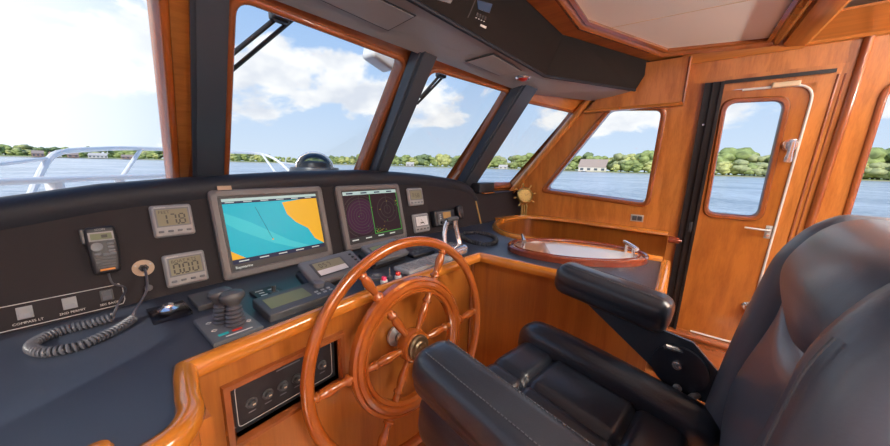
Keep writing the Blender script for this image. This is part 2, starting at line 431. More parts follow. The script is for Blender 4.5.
# ceiling: board, cream panel, wood border and beam
bm = B(); box(bm, (.75, -.72, 2.125), (3.8, 3.05, .03)); st('ceiling', bm, 'ceil')
cz = 2.075
inn = [onz(555, 0, cz), onz(579, 25, cz), onz(662, 53.5, cz), onz(778, 42, cz)]
i0 = inn[0] + (inn[0] - inn[1]) * 0
yF = inn[1].y; yA = inn[3].y
IN = [V((-.25, yF + .03, cz)), V((inn[1].x, yF, cz)), V((inn[2].x, inn[2].y, cz)), V((inn[3].x - .0, yA, cz)), V((-.95, yA, cz)), V((-.95, .2, cz))]
OUT = [V((-.34, .72, cz)), V((1.83, .645, cz)), V((2.62, .26, cz)), V((2.62, yA - .12, cz)), V((-1.15, yA - .12, cz)), V((-1.15, .25, cz))]
bm = B(); prism(bm, [p + V((0, 0, .012)) for p in IN], (0, 0, .02)); hp = st('ceiling_panel', bm, 'ceil')
hp.name = 'ceiling_panel'
bm = B()
for x in (1.15,):
    pass
a = onz(600, 30, cz + .010); b_ = onz(660, 18, cz + .010)
bm = B(); d = (b_ - a).normalized(); tube(bm, [a - d * .25, b_ + d * .9], .0015, 6); st('trim_4', bm, 'cream')
bm = B(); ring(bm, OUT, IN, (0, 0, .03)); st('trim_1', bm, 'woody')
bm = B(); sweep(bm, IN, [(-.004, -.020), (-.004, .012), (.045, .012), (.052, -.004), (.036, -.010), (.028, -.004), (.018, -.016), (.008, -.022)], closed=True); st('trim_2', bm, 'trim')
# beam athwart
bm = B(); prism(bm, [(-1.15, yA - .02, 2.10), (-1.15, yA - .02, 2.05), (-1.15, yA - .035, 2.04), (-1.15, yA - .105, 2.035), (-1.15, yA - .12, 2.045), (-1.15, yA - .12, 2.10)], (3.76, 0, 0)); st('trim_3', bm, 'woodx')
# cove ledge aft of the beam along the wall
bm = B(); sweep(bm, [WP(-.42, 2.045, .0), WP(-2.2, 2.045, .0)], [(0, -.012), (.03, -.012), (.036, 0), (.03, .012), (0, .012)]); st('trim_5', bm, 'woody')
bm = B(); prism(bm, [WP(-.42, 2.05, .03), WP(-2.2, 2.05, .03), WP(-2.2, 2.12, .34), WP(-.42, 2.12, .34)], (0, 0, .01)); st('trim_6', bm, 'woody')
# cornice on the wall above the door (under ceiling)
bm = B(); sweep(bm, [WP(.10, 2.06, 0), WP(-.42, 2.06, 0)], [(0, -.035), (.010, -.035), (.022, -.01), (.03, .02), (0, .02)]); st('trim_7', bm, 'woody')

# posts between the windows (padded box columns)
def post(i, ridge_b, right_b, ridge_t, right_t, sidew, zt=1.86, zb=1.17):
    i0 = i; n = inb0[i]; off = .075; pl = (FP(i, 0, 1.2) + n * off, n)
    def at_z(p1, p2, z):
        a = at(*p1, *pl); b = at(*p2, *pl); return a + (b - a) * ((z - a.z) / (b.z - a.z))
    rb, rt_ = at_z(ridge_b, ridge_t, zb), at_z(ridge_b, ridge_t, zt); sb, st_ = at_z(right_b, right_t, zb), at_z(right_b, right_t, zt)
    bm = B(); back = -n * .07
    lo = [rb, sb, sb + back, rb + back + V((-sidew, 0, 0))]; hi = [rt_, st_, st_ + back, rt_ + back + V((-sidew, 0, 0))]
    a = [bm.verts.new(p) for p in lo]; b = [bm.verts.new(p) for p in hi]
    bm.faces.new(a); bm.faces.new(b[::-1])
    for k in range(4): bm.faces.new((a[k], a[(k + 1) % 4], b[(k + 1) % 4], b[k]))
    bmesh.ops.recalc_face_normals(bm, faces=bm.faces[:])
    bmesh.ops.bevel(bm, geom=[e for e in bm.edges if abs((e.verts[0].co - e.verts[1].co).normalized().z) > .5], offset=.012, segments=4, affect='EDGES')
    return bm
st('trim_8', post(2, (193, 176), (225, 176), (190, 0), (231, 0), -.01), 'post')
st('trim_9', post(2, (377, 171), (390, 171), (424, 48), (441, 53), .012), 'post')
st('trim_10', post(3, (466, 180), (480, 180), (528, 80), (543, 83), .03), 'post')
bm = post(2, (190, 176), (225, 176), (185, 0), (231, 0), .0); bm.transform(Matrix.Translation((-.80, -.18, 0))); st('trim_11', bm, 'post')
# wood corner moulding between window 4 and the side window
bm = B(); p0 = V((2.69, 1.27, 1.12)); tube(bm, [p0 + V((-.045, -.01, 0)), V((2.57 , 1.25 - RK * .7, 1.90))], .028, 12); st('trim_12', bm, 'wood')

# ---- overhead console
E_ = []
CU = 1.865
aft = [V((-1.15, .45, CU)), V((-.30, .79, CU)), V((.20, .79, CU)), V((1.775, .69, CU)), V((2.47, .33, CU + .02))]
aftT = [V((-1.1, .38, 2.115)), V((-.33, .70, 2.115)), V((.20, .70, 2.115)), V((1.82, .615, 2.115)), V((2.60, .25, 2.115))]
CF = 1.840
fwd = [FP(0, 0, CF, .014), FP(1, 0, CF, .014), FP(2, 0, CF, .014), FP(3, 1, CF, .014), V((2.60, .60, CU))]
con = root('overhead_console', (.8, .7, CU), 'long black padded overhead console above the front windows', 'overhead console')
bm = B()
A = [bm.verts.new(p) for p in aft]; T = [bm.verts.new(p) for p in aftT]; Fv = [bm.verts.new(p) for p in fwd]; FT = [bm.verts.new(p + V((0, -.22, .25))) for p in fwd]
for i in range(4):
    bm.faces.new((Fv[i], Fv[i + 1], A[i + 1], A[i])); bm.faces.new((Fv[i], Fv[i + 1], FT[i + 1], FT[i])); bm.faces.new((T[i], T[i + 1], FT[i + 1], FT[i]))
for L in (0, 4): bm.faces.new((A[L], T[L], FT[L], Fv[L]))
part('underside', bm, 'console', con, world=True, smooth=False)
bm = B()
for i in range(4): 
    n = (aft[i + 1] - aft[i]).cross(aftT[i] - aft[i]).normalized(); n = n if n.y < 0 else -n
    prism(bm, [aft[i] + V((0, 0, 0)), aft[i + 1], aftT[i + 1], aftT[i]], n * .006)
part('face_board', bm, 'cface', con, world=True, smooth=False)
bm = B(); tube(bm, [p + V((0, -.002, 0)) for p in aft], .009, 8); part('edge_piping', bm, 'vinyl', con, world=True)
for q in (((325, 0), (383, 0), (414, 15), (388, 29)), ((467, 61), (493, 54), (520.6, 70), (500, 75))):
    un_ = (fwd[3] - fwd[2]).cross(aft[2] - fwd[2]); P_ = [at(x, y, aft[2], un_) for x, y in q]; 
    if q[0][0] == 325: P_[0] += (P_[0] - P_[3]) * .5; P_[1] += (P_[1] - P_[2]) * .9
    bm = B(); prism(bm, [p + V((0, 0, -.0012)) for p in P_], (0, 0, -.0035)); hb = part('hatch', bm, 'console', con, world=True, smooth=False)
    bm = B(); o2 = offs(P_, .005); ring(bm, [p + V((0, 0, -.0005)) for p in o2], [p + V((0, 0, -.0005)) for p in P_], (0, 0, -.003)); part('hatch_gap', bm, 'black', hb, world=True, smooth=False)
fpl = (aft[2] + V((0, -.006, 0)), (aft[3] - aft[2]).cross(aftT[2] - aft[2]))
def onc(x, y): return at(x, y, *fpl)
fN = V(fpl[1]).normalized(); fN = fN if fN.y < 0 else -fN
def quadp(bm, pts, mi=0, d=.003, f=onc, n=None): prism(bm, [f(*p) for p in pts], (n or fN) * d, mi)
bm = B(); quadp(bm, [(477, 0), (492, 4), (489, 13), (478, 9)], 0); part('control_screen', bm, 's_lcd', con, world=True, smooth=False)
bm = B()
for k in range(4): x = 476.5 + k * 2.6; y = 12.5 + k * 1.2; quadp(bm, [(x, y), (x + 1.6, y + .6), (x + 1, y + 4), (x - .6, y + 3.4)], 0, .004)
part('control_buttons', bm, 'black', con, world=True, smooth=False)
bm = B()
for k in range(4): x = 475.5 + k * 2.6; y = 17.2 + k * 1.2; quadp(bm, [(x, y), (x + 1., y + .3), (x + .8, y + 1.1), (x - .2, y + .8)])
quadp(bm, [(480.5, 24), (486, 26.4), (485.4, 28.6), (480, 26)])
part('control_markings', bm, 'ink', con, world=True, smooth=False)
bm = B(); quadp(bm, [(474.8, 0), (475.8, 0), (468.2, 18), (467.4, 17.4)], 0, .001); part('panel_joint', bm, 'black', con, world=True, smooth=False)
bm = B(); quadp(bm, [(437, 0), (452, 0), (450, 3.5), (445, 2)], 0, .003); part('switch_plate', bm, 'mgrey', con, world=True, smooth=False)
# courtesy lamp, chrome and red
c = at(523, 77.5, aft[2], (fwd[3] - fwd[2]).cross(aft[2] - fwd[2])); lp = root('courtesy_lamp', c + V((0, 0, .004)), 'small round chrome lamp with red lens under the black overhead console', 'lamp')
bm = B(); lathe(bm, [(0, -.001), (.042, -.001), (.044, -.006), (.034, -.014), (.026, -.012)], None, 20); part('chrome_ring', bm, 'chrome', lp)
bm = B(); lathe(bm, [(.027, -.008), (.026, -.014), (.016, -.021), (0, -.023)], None, 20); part('lens', bm, 'red', lp)

# fascia box above side window
q = [onw(684, 107), onw(585, 107.5), onw(585, 60), onw(688, 60)]
z1 = 2.09; fb = root('window_pelmet', WP(.35, 1.79), 'wooden pelmet box over the starboard side window', 'pelmet')
bm = B(); prism(bm, [WP(.06, 1.80, .05), WP(.64, 1.80, .05), WP(.42, 2.07, .05), WP(.06, 2.07, .05)], V((.048, 0, .008))); part('board', bm, 'wood', fb, world=True)
bm = B(); sweep(bm, [WP(.055, 1.79, .0), WP(.66, 1.79, .0)], [(0, -.010), (-.058, -.010), (-.062, 0), (-.056, .010), (0, .010)]); part('bottom_moulding', bm, 'woody', fb, world=True)
bm = B(); tube(bm, [WP(.058, 1.79, .05), WP(.058, 2.065, .05)], .007, 8); part('end_moulding', bm, 'trim', fb, world=True)

# ================================================================== DOOR
door = root('door_1', WP(-.3, .11), kind='structure')
def dquad(x0, x1, z0, z1, off=0): return [WP(x0, z0, off), WP(x1, z0, off), WP(x1, z1, off), WP(x0, z1, off)]
gh = [onw(707.5, 213), onw(757, 217.5), onw(784.5, 101), onw(727.5, 103.5)]
hpts, idx = rquad(gh, .05)
dl = dquad(-.125, -.505, .145, 1.85)
bm = B(); ring(bm, [dl[i] for i in idx], hpts, -inS * .04); part('door_leaf', bm, 'door', door, world=True)
bm = B(); o1 = rquad(offs(gh, .03), .07)[0]; o2 = rquad(offs(gh, .022), .065)[0]; o3 = rquad(offs(gh, .006), .053)[0]
rs = [[bm.verts.new(p + inS * o) for p in L] for L, o in ((o1, .0), (o2, .013), (o3, .013), (hpts, .004), (hpts, -.035), (o1, -.035))]; rs.append(rs[0])
for a_, b_ in zip(rs, rs[1:]):
    for i in range(len(a_)):
        j = (i + 1) % len(a_); bm.faces.new((a_[i], a_[j], b_[j], b_[i]))
part('window_frame', bm, 'trim', door, world=True, ang=50)
bm = B(); prism(bm, [p - inS * .02 for p in rquad(offs(gh, .005), .05)[0]], -inS * .005); part('glass_pane', bm, 'glass', door, world=True, smooth=False)
# door frame around with rounded corner + white seal
fo = dquad(-.125, -.60, .11, 1.93); 
ih = [WP(-.125, .145), WP(-.508, .145), WP(-.508, 1.853), WP(-.125, 1.853)]
hp_, ix = rquad(ih, .07)
bm = B(); ring(bm, [fo[i] for i in ix], hp_, -inS * .05); part('door_frame', bm, 'wood', door, world=True)
bm = B(); path = [WP(-.13, 1.846, .006)] + [p + inS * .006 for p in rquad([WP(-.125, .15), WP(-.503, .15), WP(-.503, 1.846), WP(-.125, 1.846)], .07)[0]][7:21][::-1]
pp_ = [p + inS * .006 for p in rquad([WP(-.125, .15), WP(-.503, .15), WP(-.503, 1.846), WP(-.125, 1.846)], .09)[0]]
tube(bm, [pp_[6]] + pp_[7:21] + [pp_[21]], .0065, 8); part('seal', bm, 'seal', door, world=True)
bm = B(); a = WP(-.335, 1.855, .010); b = WP(-.445, 1.855, .010); rbox(bm, (.008, .056, .014), .006, (2, 4, 2), Matrix.Translation((a + b) / 2)); part('latch_block', bm, 'cream', door, world=True)
bm = B()
for off, r in ((-.575, .006), (-.598, .004)): tube(bm, [WP(off, .12, .0), WP(off, 1.88, .0)], r, 8)
part('frame_moulding', bm, 'trim', door, world=True)
# black sliding track
tr = root('black_curtain_channel', WP(-.085, .11), 'tall black metal channel with grooves beside the wooden door', 'door channel')
bm = B()
for y0, y1, o in ((-.035, -.052, .030), (-.052, -.075, .018), (-.075, -.083, .034), (-.083, -.112, .016), (-.112, -.128, .032)):
    prism(bm, [WP(y0, .10), WP(y1, .10), WP(y1, 1.905), WP(y0, 1.905)], inS * o)
part('channel', bm, 'blackm', tr, world=True, smooth=False)
bm = B(); rbox(bm, (.010, .012, .035), .006, (2, 2, 4), Matrix.Translation(WP(-.095, .98, .026))); part('catch', bm, 'black', tr, world=True)
bm = B()
for z in (1.66,): cyl(bm, WP(-.063, z, .016), WP(-.063, z, .022), .006, 12)
part('screw', bm, 'chrome', tr, world=True)
bm = B(); prism(bm, [WP(-.128, 1.889), WP(-.56, 1.889), WP(-.56, 1.908), WP(-.128, 1.908)], inS * .022)
top('black_track', bm, 'blackm', 'thin black horizontal rail fixed above the wooden door', 'rail')
# latches and handle
def lat(px, label, ang, name='door_latch'):
    c = onw(*px); q = basis(c + inS * .002, V((0, -1, 0)), V((-.158, 0, .987)), inS) @ Matrix.Rotation(math.radians(ang), 4, 'Z') @ Matrix.Scale(1.35, 4)
    r_ = bpy.data.objects.new(name, None); COL.objects.link(r_); r_.parent = door; WM[r_.name] = q.copy(); Mi = WM[door.name].inverted() @ q; r_.matrix_local = Mi
    r_.matrix_basis = Mi; r_['label'] = label
    bm = B(); lathe(bm, [(0, 0), (.024, 0), (.026, .004), (.020, .012), (0, .012)], None, 20); rbox(bm, (.013, .013, .012), .008, (2, 2, 2), Matrix.Translation((0, 0, .022)))
    rbox(bm, (.010, .050, .007), .006, (2, 6, 2), Matrix.Translation((0, -.02, .034)), fn=lambda p: (p.x * (1 + .3 * (p.y < -.02)), p.y, p.z))
    o = part('lever', bm, 'chrome', r_); return r_
lat((790, 145), 'chrome dog latch', 0); lat((748, 306), 'chrome dog latch', 0)
c = onw(768, 232); q = basis(c, V((0, -1, 0)), V((-.158, 0, .987)), inS)
r_ = bpy.data.objects.new('door_handle', None); COL.objects.link(r_); r_.parent = door; WM[r_.name] = q.copy(); r_.matrix_basis = WM[door.name].inverted() @ q
bm = B(); box(bm, (0, 0, .002), (.030, .085, .004), bev=.0015); part('backplate', bm, 'steel', r_)
bm = B(); cyl(bm, (0, .02, .003), (0, .02, .036), .009); tube(bm, [(0, .02, .034), (-.02, .021, .04), (-.115, .026, .040)], [.008, .0075, .006], 12); part('lever', bm, 'steel', r_)
bm = B(); cyl(bm, (0, -.022, .003), (0, -.022, .010), .009); part('lock_cylinder', bm, 'chrome', r_)
# half round pillar aft of door
bm = B(); tube(bm, [WP(-.638, .0, .004), WP(-.638, 2.06, .004)], .019, 14); top('wooden_pillar', bm, 'trim', 'tall half-round dark wood moulding on the wall right of the door', 'moulding')
# light switch, hooks
c = onw(637, 218); q = basis(c, V((0, -1, 0)), V((-.158, 0, .987)), inS)
s = root('wall_socket', q, 'small square light switch plate on wood wall under side window', 'switch')
bm = B(); box(bm, (0, 0, .003), (.085, .055, .006), bev=.002); part('plate', bm, 'steel', s)
bm = B(); box(bm, (-.016, 0, .006), (.030, .036, .006), bev=.001); box(bm, (.018, 0, .006), (.030, .036, .006), bev=.001); part('rocker', bm, 'dgrey', s)
# wooden steps by the door
bm = B(); box(bm, (2.62, -.36, .045), (.5, .68, .11), bev=.01); top('wooden_step', bm, 'trim', 'wooden step on the floor in front of the starboard door', 'step')
bm = B(); sweep(bm, [WP(-.03, .125, .0), WP(-.60, .125, .0)], [(0, -.02), (.06, -.02), (.066, 0), (.06, .014), (0, .014)]); st('trim_13', bm, 'trim')

# ================================================================== HELM CONSOLE
hx = [-1.25, -.9, -.5, -.1, .08, .28, .5, .7, 1.03, 1.32, 1.6, 1.8, 1.9, 1.97, 2.02, 2.05, 2.062]
hz = [1.09, 1.13, 1.18, 1.236, 1.266, 1.283, 1.297, 1.308, 1.316, 1.306, 1.286, 1.262, 1.244, 1.222, 1.190, 1.155, 1.118]
def pY(X, z): return 1.3 - .09 * max(0, X - 1.3) + .25 * (z - .9)
dash = root('helm_dashboard', (.7, 1.3, .9), 'wide black curved helm dashboard with overhanging top below the front windows', 'dashboard')
bm = B(); rows = []
for X, z in zip(hx, hz):
    k = min(1, max(0, (2.062 - X) / .12)); rows.append([bm.verts.new((X, pY(X, .9), .895)), bm.verts.new((X, pY(X, z - .07), z - .07)), bm.verts.new((X, pY(X, z - .07) + .02, z - .07)), bm.verts.new((X, pY(X, .9) + .02, .895))])
# continue to X = 2.06 only; the lower bulkhead runs on
for a, b in zip(rows, rows[1:]):
    for i in range(4): bm.faces.new((a[i], a[(i + 1) % 4], b[(i + 1) % 4], b[i]))
bm.faces.new(rows[0]); bm.faces.new(rows[-1][::-1])
part('instrument_panel', bm, 'panel', dash, world=True, smooth=False)
bm = B(); rows = []
def fwY(X):
    for a, b in zip(JX, JX[1:]):
        if a[0] <= X <= b[0]: return a[1] + (b[1] - a[1]) * (X - a[0]) / (b[0] - a[0])
    return 1.25
for i, (X, z) in enumerate(zip(hx, hz)):
    y0 = pY(X, z - .06); fy = fwY(X) - .9 * (z - .03 - 1.2) * (z > 1.2) - .05
    prof = [(y0 + .012, z - .085), (y0 - .003, z - .085), (y0 - .006, z - .075), (y0 - .009, z - .055), (y0 - .009, z - .040), (y0 - .004, z - .024), (y0 + .006, z - .011), (y0 + .022, z - .003), (y0 + .045, z), (y0 + .09, z - .002), (fy, z - .022), (fy, z - .07), (y0 + .03, z - .095)]
    rows.append([bm.verts.new((X, y, zz)) for y, zz in prof])
for a, b in zip(rows, rows[1:]):
    for i in range(len(a)): bm.faces.new((a[i], a[(i + 1) % len(a)], b[(i + 1) % len(a)], b[i]))
bm.faces.new(rows[0][::-1]); bm.faces.new(rows[-1])
part('padded_hood', bm, 'vinyl', dash, world=True, ang=60)
# starboard bulkhead piece with shelf
bk = root('forward_bulkhead', (2.4, 1.22, .9), 'low dark bulkhead with a black shelf beneath the starboard front window', 'bulkhead')
bm = B(); prism(bm, [(2.03, pY(2.03, .9), .895), (2.76, pY(2.76, .9), .895), (2.70, pY(2.70, 1.12), 1.125), (2.03, pY(2.03, 1.12), 1.125)], (0, .02, 0)); part('face', bm, 'panel', bk, world=True)
bm = B(); prism(bm, [(2.03, pY(2.03, 1.12) - .012, 1.125), (2.70, pY(2.7, 1.12) - .012, 1.125), (2.70, 1.33, 1.125), (2.03, 1.52, 1.125)], (0, 0, .012)); part('shelf', bm, 'vinyl', bk, world=True)
a, b = at(475, 201, (1.3, 1.3, .9), (.09, 1, -.25)), at(480.5, 225, (1.3, 1.3, .9), (.09, 1, -.25))
bm = B(); prism(bm, [a, a + V((.014, 0, 0)), b + V((.014, 0, 0)), b], (0, -.006, 0)); part('gold_strip', bm, 'gold', bk, world=True)
bm = B(); rbox(bm, (.12, .045, .042), .012, (4, 2, 3), Matrix.Translation((2.19, 1.30, 1.182)))
top('black_storage_box', bm, 'black', 'small black box on the dark shelf at the right end of the dashboard', 'box')
bm = B(); box(bm, (2.19, 1.245, 1.141), (.17, .03, .007), bev=.002); top('wooden_batten', bm, 'rail', 'short light wood strip lying in front of the small black box', 'strip')

# desk (one continuous worktop)
dk = root('helm_desk', (.6, .9, .86), 'dark laminate helm worktop wrapping from port around to the starboard counter', 'worktop')
L1 = [V((-1.25, .612, .9)), V((.03, .612, .9)), V((.072, .64, .9)), V((.084, .69, .9)), V((.105, .825, .9)), V((.60, .855, .9)), V((1.315, .80, .9)), V((1.335, .02, .9)), V((1.86, .02, .9))]
RIM = [onz(668, 256, .9)]
well = [V((1.87, .02, .9)), V((1.86, .25, .9)), V((1.83, .50, .9)), V((1.80, .72, .9)), V((1.83, .88, .9)), V((1.93, 1.01, .9)), V((2.08, 1.10, .9)), V((2.28, 1.155, .9)), V((2.50, 1.13, .9)), V((2.66, 1.06, .9)), V((2.72, .92, .9))]
def smooth_path(P, n=6):
    out = []
    for i in range(len(P) - 1):
        p0 = P[max(0, i - 1)]; p1 = P[i]; p2 = P[i + 1]; p3 = P[min(len(P) - 1, i + 2)]
        for k in range(n):
            t = k / n; out.append(.5 * ((2 * p1) + (p2 - p0) * t + (2 * p0 - 5 * p1 + 4 * p2 - p3) * t * t + (3 * p1 - p0 - 3 * p2 + p3) * t ** 3))
    out.append(P[-1]); return out
wp = smooth_path(well)
dp = [(p.x, p.y) for p in L1] + [(p.x, p.y) for p in wp] + [(2.72, 1.19), (2.62, 1.19), (1.3, 1.31), (-1.25, 1.31)]
bm = B(); prism(bm, [(x, y, .88) for x, y in dp], (0, 0, .02)); part('worktop', bm, 'desk', dk, world=True, smooth=False)
RP = [(-.002, -.030), (-.002, .003), (.004, .010), (.016, .013), (.028, .010), (.038, .000), (.040, -.016), (.034, -.030), (.020, -.034)]
rp = [V((-1.25, .615, .9)), V((-.3, .615, .9)), V((-.02, .612, .9))] + smooth_path([V((.02, .612, .9)), V((.055, .622, .9)), V((.076, .652, .9)), V((.082, .69, .9))], 4) + [V((.094, .77, .9)), V((.103, .815, .9)), V((.112, .824, .9)), V((.60, .842, .9)), V((1.295, .797, .9)), V((1.318, .792, .9)), V((1.326, .770, .9)), V((1.336, .05, .9)), V((1.342, .030, .9)), V((1.362, .024, .9)), V((1.86, .022, .9))]
bm = B(); sweep(bm, rp, RP); part('front_rail', bm, 'rail', dk, world=True, label='varnished wooden edge rail', ang=50)
bm = B(); sweep(bm, wp[::-1], [(-.012, -.02), (-.012, .016), (-.004, .024), (.012, .024), (.026, .014), (.03, 0), (.03, -.02)]); part('stairwell_coaming', bm, 'rail', dk, world=True, label='curved varnished wooden coaming')
# wall ledge over the stairwell
lw = root('stairwell_lining', (2.3, .5, .2), 'curved orange wood lining and cap rail of the stairwell beside the starboard wall', 'wood lining')
lin = smooth_path([V((1.87, .03, 0)), V((1.86, .25, 0)), V((1.83, .50, 0)), V((1.80, .72, 0)), V((1.83, .88, 0)), V((1.93, 1.01, 0)), V((2.08, 1.10, 0)), V((2.28, 1.155, 0)), V((2.50, 1.12, 0)), V((2.64, 1.0, 0)), V((2.69, .75, 0)), V((2.68, .4, 0)), V((2.66, .02, 0))])
bm = B(); g = [[bm.verts.new((p.x + .0, p.y, z)) for z in (.0, .91)] for p in lin]; 
for a, b in zip(g, g[1:]): bm.faces.new((a[0], b[0], b[1], a[1]))
bmesh.ops.solidify(bm, geom=bm.faces[:], thickness=.012)
part('lining_board', bm, 'door', lw, world=True, ang=60)
bm = B(); sweep(bm, [p + V((0, 0, .915)) for p in lin[42:]], [(-.07, -.012), (-.07, .010), (.022, .012), (.032, .006), (.034, -.008), (.026, -.016)]); part('cap_rail', bm, 'rail', lw, world=True)
bm = B(); tube(bm, [(2.60, .015, .885), (2.60, -.045, .885)], [.026, .022], 14); tube(bm, [(2.60, -.045, .885), (2.60, -.06, .885)], [.012, .008], 10); top('handrail_end', bm, 'tray', 'turned wooden rail end sticking out aft of the stairwell ledge', 'rail end')

# console front faces; the darker door wood puts their shade into the colour
cf = root('helm_console', (.7, .9, 0), 'orange cherry wood helm console base below the worktop', 'console cabinet')
bm = B()
op_ = [V((.205, .84, .620)), V((.510, .84, .620)), V((.510, .84, .770)), V((.205, .84, .770))]
oc = [V((.11, .84, 0)), V((1.33, .84, 0)), V((1.33, .84, .88)), V((.11, .84, .88))]
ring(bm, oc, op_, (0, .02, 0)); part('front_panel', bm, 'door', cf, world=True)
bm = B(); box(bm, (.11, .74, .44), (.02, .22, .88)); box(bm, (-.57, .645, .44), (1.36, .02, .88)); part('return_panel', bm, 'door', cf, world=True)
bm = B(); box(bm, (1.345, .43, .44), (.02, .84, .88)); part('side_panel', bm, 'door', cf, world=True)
bm = B(); tube(bm, [(1.332, .832, .0), (1.332, .832, .87)], .008, 8); part('corner_moulding', bm, 'trim', cf, world=True)
bm = B(); op2 = offs(op_, .022); rs = []
for L, o in ((op2, 0), (offs(op_, .019), -.014), (offs(op_, .006), -.016), (op_, -.006), (offs(op_, 0), .03)): rs.append([bm.verts.new(p + V((0, o, 0))) for p in L])
for a_, b_ in zip(rs, rs[1:]):
    for i in range(4): bm.faces.new((a_[i], a_[(i + 1) % 4], b_[(i + 1) % 4], b_[i]))
part('opening_frame', bm, 'trim', cf, world=True)
# breaker panel
bp = root('breaker_panel', basis((.3575, .862, .695), (1, 0, 0), (0, 0, 1), (0, -1, 0)), 'black breaker panel with rotary knobs recessed in the wooden console', 'breaker panel')
bm = B(); box(bm, (0, 0, 0), (.304, .149, .006)); part('plate', bm, 'black', bp)
bm = B(); tube(bm, rquad([(-.14, -.062, .0035), (.14, -.062, .0035), (.14, .062, .0035), (-.14, .062, .0035)], .012)[0], .0009, 4, closed=True); part('border_line', bm, 'ink', bp)
for k in range(6):
    x = -.105 + k * .042
    bm = B(); cyl(bm, (x, -.006, .003), (x, -.006, .007), .015, 20); lathe(bm, [(.0, .007), (.010, .007), (.009, .017), (0, .018)], Matrix.Translation((x, -.006, 0)), 16); kb = part('knob', bm, 'dgrey', bp)
    bm = B(); box(bm, (x + .002, -.005, .0185), (.007, .004, .001)); part('knob_mark', bm, 'cream', kb)
bm = B()
for k in range(6): box(bm, (-.105 + k * .042, -.034, .0035), (.018, .003, .0006))
box(bm, (0, .050, .0035), (.07, .004, .0006))
part('lettering', bm, 'mgrey', bp, smooth=False)
# small round wooden thing at near edge of the desk
c = onz(92, 450, .9); bm = B(); lathe(bm, [(0, 0), (.024, 0), (.030, .012), (.024, .024), (.010, .030), (0, .031)], None, 24); 
o = top('wooden_dome', bm, 'rail', 'small round varnished wooden knob on the dark desk at the near edge', 'knob', origin=(0, 0, 0)); o.location = (c.x - .0, c.y - .012, .888); o.scale = (.8, .8, .8)

# ================================================================== INSTRUMENTS
SEGS = {'0': 'abcdef', '1': 'bc', '7': 'abc', '8': 'abcdefg', '5': 'afgcd', '3': 'abgcd'}
def seg7(bm, ch, x, y, w, h, z, t=.0042, mi=0):
    g = .0006; H = h / 2
    R_ = {'a': (x, y + H, w - t, t), 'g': (x, y, w - t, t), 'd': (x, y - H, w - t, t), 'f': (x - w / 2, y + H / 2, t, H - t), 'b': (x + w / 2, y + H / 2, t, H - t), 'e': (x - w / 2, y - H / 2, t, H - t), 'c': (x + w / 2, y - H / 2, t, H - t)}
    for s_ in SEGS[ch]:
        cx, cy, a, b = R_[s_]; box(bm, (cx, cy, z), (a, b, .0006), mi=mi)
def device_body(r_, w, h, d, mat, rad=.008, name='case', lip=True):
    bm = B(); rbox(bm, (w / 2, h / 2, d / 2), min(rad, d / 2 * .98), (4, 4, 2), Matrix.Translation((0, 0, d / 2)), fn=lambda p: (p.x * (1 - .035 * (p.z > 0)), p.y * (1 - .035 * (p.z > 0)), p.z)); return part(name, bm, mat, r_)
def small_display(Mx, label, w, h, digits=None, cap='', kind=0, mat='bezelg', group=None):
    r_ = root('instrument_display', Mx, label, 'instrument')
    device_body(r_, w, h, .022, mat, .009)
    bm = B(); box(bm, (0, h * .10, .0222), (w * .74, h * .50, .001)); sc_ = part('display_screen', bm, 'lcd' if kind < 2 else 'white', r_, smooth=False)
    bm = B(); ring(bm, *[[V((sx * w * a, h * .10 + sy * h * b, .0218)) for sx, sy in ((-1, -1), (1, -1), (1, 1), (-1, 1))] for a, b in ((.41, .29), (.37, .25))], (0, 0, .002)); part('screen_rim', bm, 'mgrey', r_, smooth=False)
    bm = B()
    for k in range(4): rbox(bm, (w * .065, h * .035, .003), .003, (2, 2, 2), Matrix.Translation((-w * .33 + k * w * .22, -h * .33, .0225)))
    part('buttons', bm, 'mgrey' if kind != 2 else 'dgrey', r_)
    bm = B()
    if digits:
        text(bm, cap, Matrix.Translation((-w * .33, h * .265, .0232)), h * .13, align='LEFT')
        x = -w * .22
        for ch in digits:
            if ch == '.': box(bm, (x - w * .105, h * -.11, .0233), (.005, .005, .0006)); continue
            seg7(bm, ch, x + w * (.0), h * .04, w * .13, h * .30, .0233); x += w * .215
    elif kind == 2:      # analogue dial
        for k in range(24):
            a = k * math.pi / 12; rr = w * .22; box(bm, (rr * math.cos(a), h * .1 + rr * math.sin(a), .0233), (.003, .0012, .0006), rot=Matrix.Rotation(a, 3, 'Z'))
        box(bm, (.006, h * .1 - .006, .0235), (.045, .002, .0006), rot=Matrix.Rotation(-.9, 3, 'Z'))
        box(bm, (0, h * .0, .0234), (.03, .008, .0006))
    else:
        for k in range(2): seg7(bm, '58'[k], -w * .02 + k * w * .16, h * .06, w * .1, h * .2, .0233, .003)
        for k in range(4): box(bm, (-w * .2, h * (.0 + k * .06), .0233), (w * .13, .002, .0006))
    part('digits', bm, 'seg', sc_, smooth=False)
    bm = B(); text(bm, 'Raymarine', Matrix.Translation((-w * .40, h * .42, .0217)), h * .062, align='LEFT'); part('maker_lettering', bm, 'ink', r_, smooth=False)
    return r_
small_display(panelM(.226, 1.139), 'square grey display reading FEET 17.8 above the other on the dashboard', .108, .108, '17.8', 'FEET')
small_display(panelM(.235, .975), 'square grey display reading 0.00 beneath the depth display', .113, .110, '0.00', 'BOAT KTS')
small_display(panelB(1.413, 1.146), 'small grey digital display right of the radar monitor, upper of the two', .127, .113, None, '', 1)
small_display(panelB(1.425, .979), 'small grey instrument with white dial below the upper one right of the radar', .135, .12, None, '', 2)

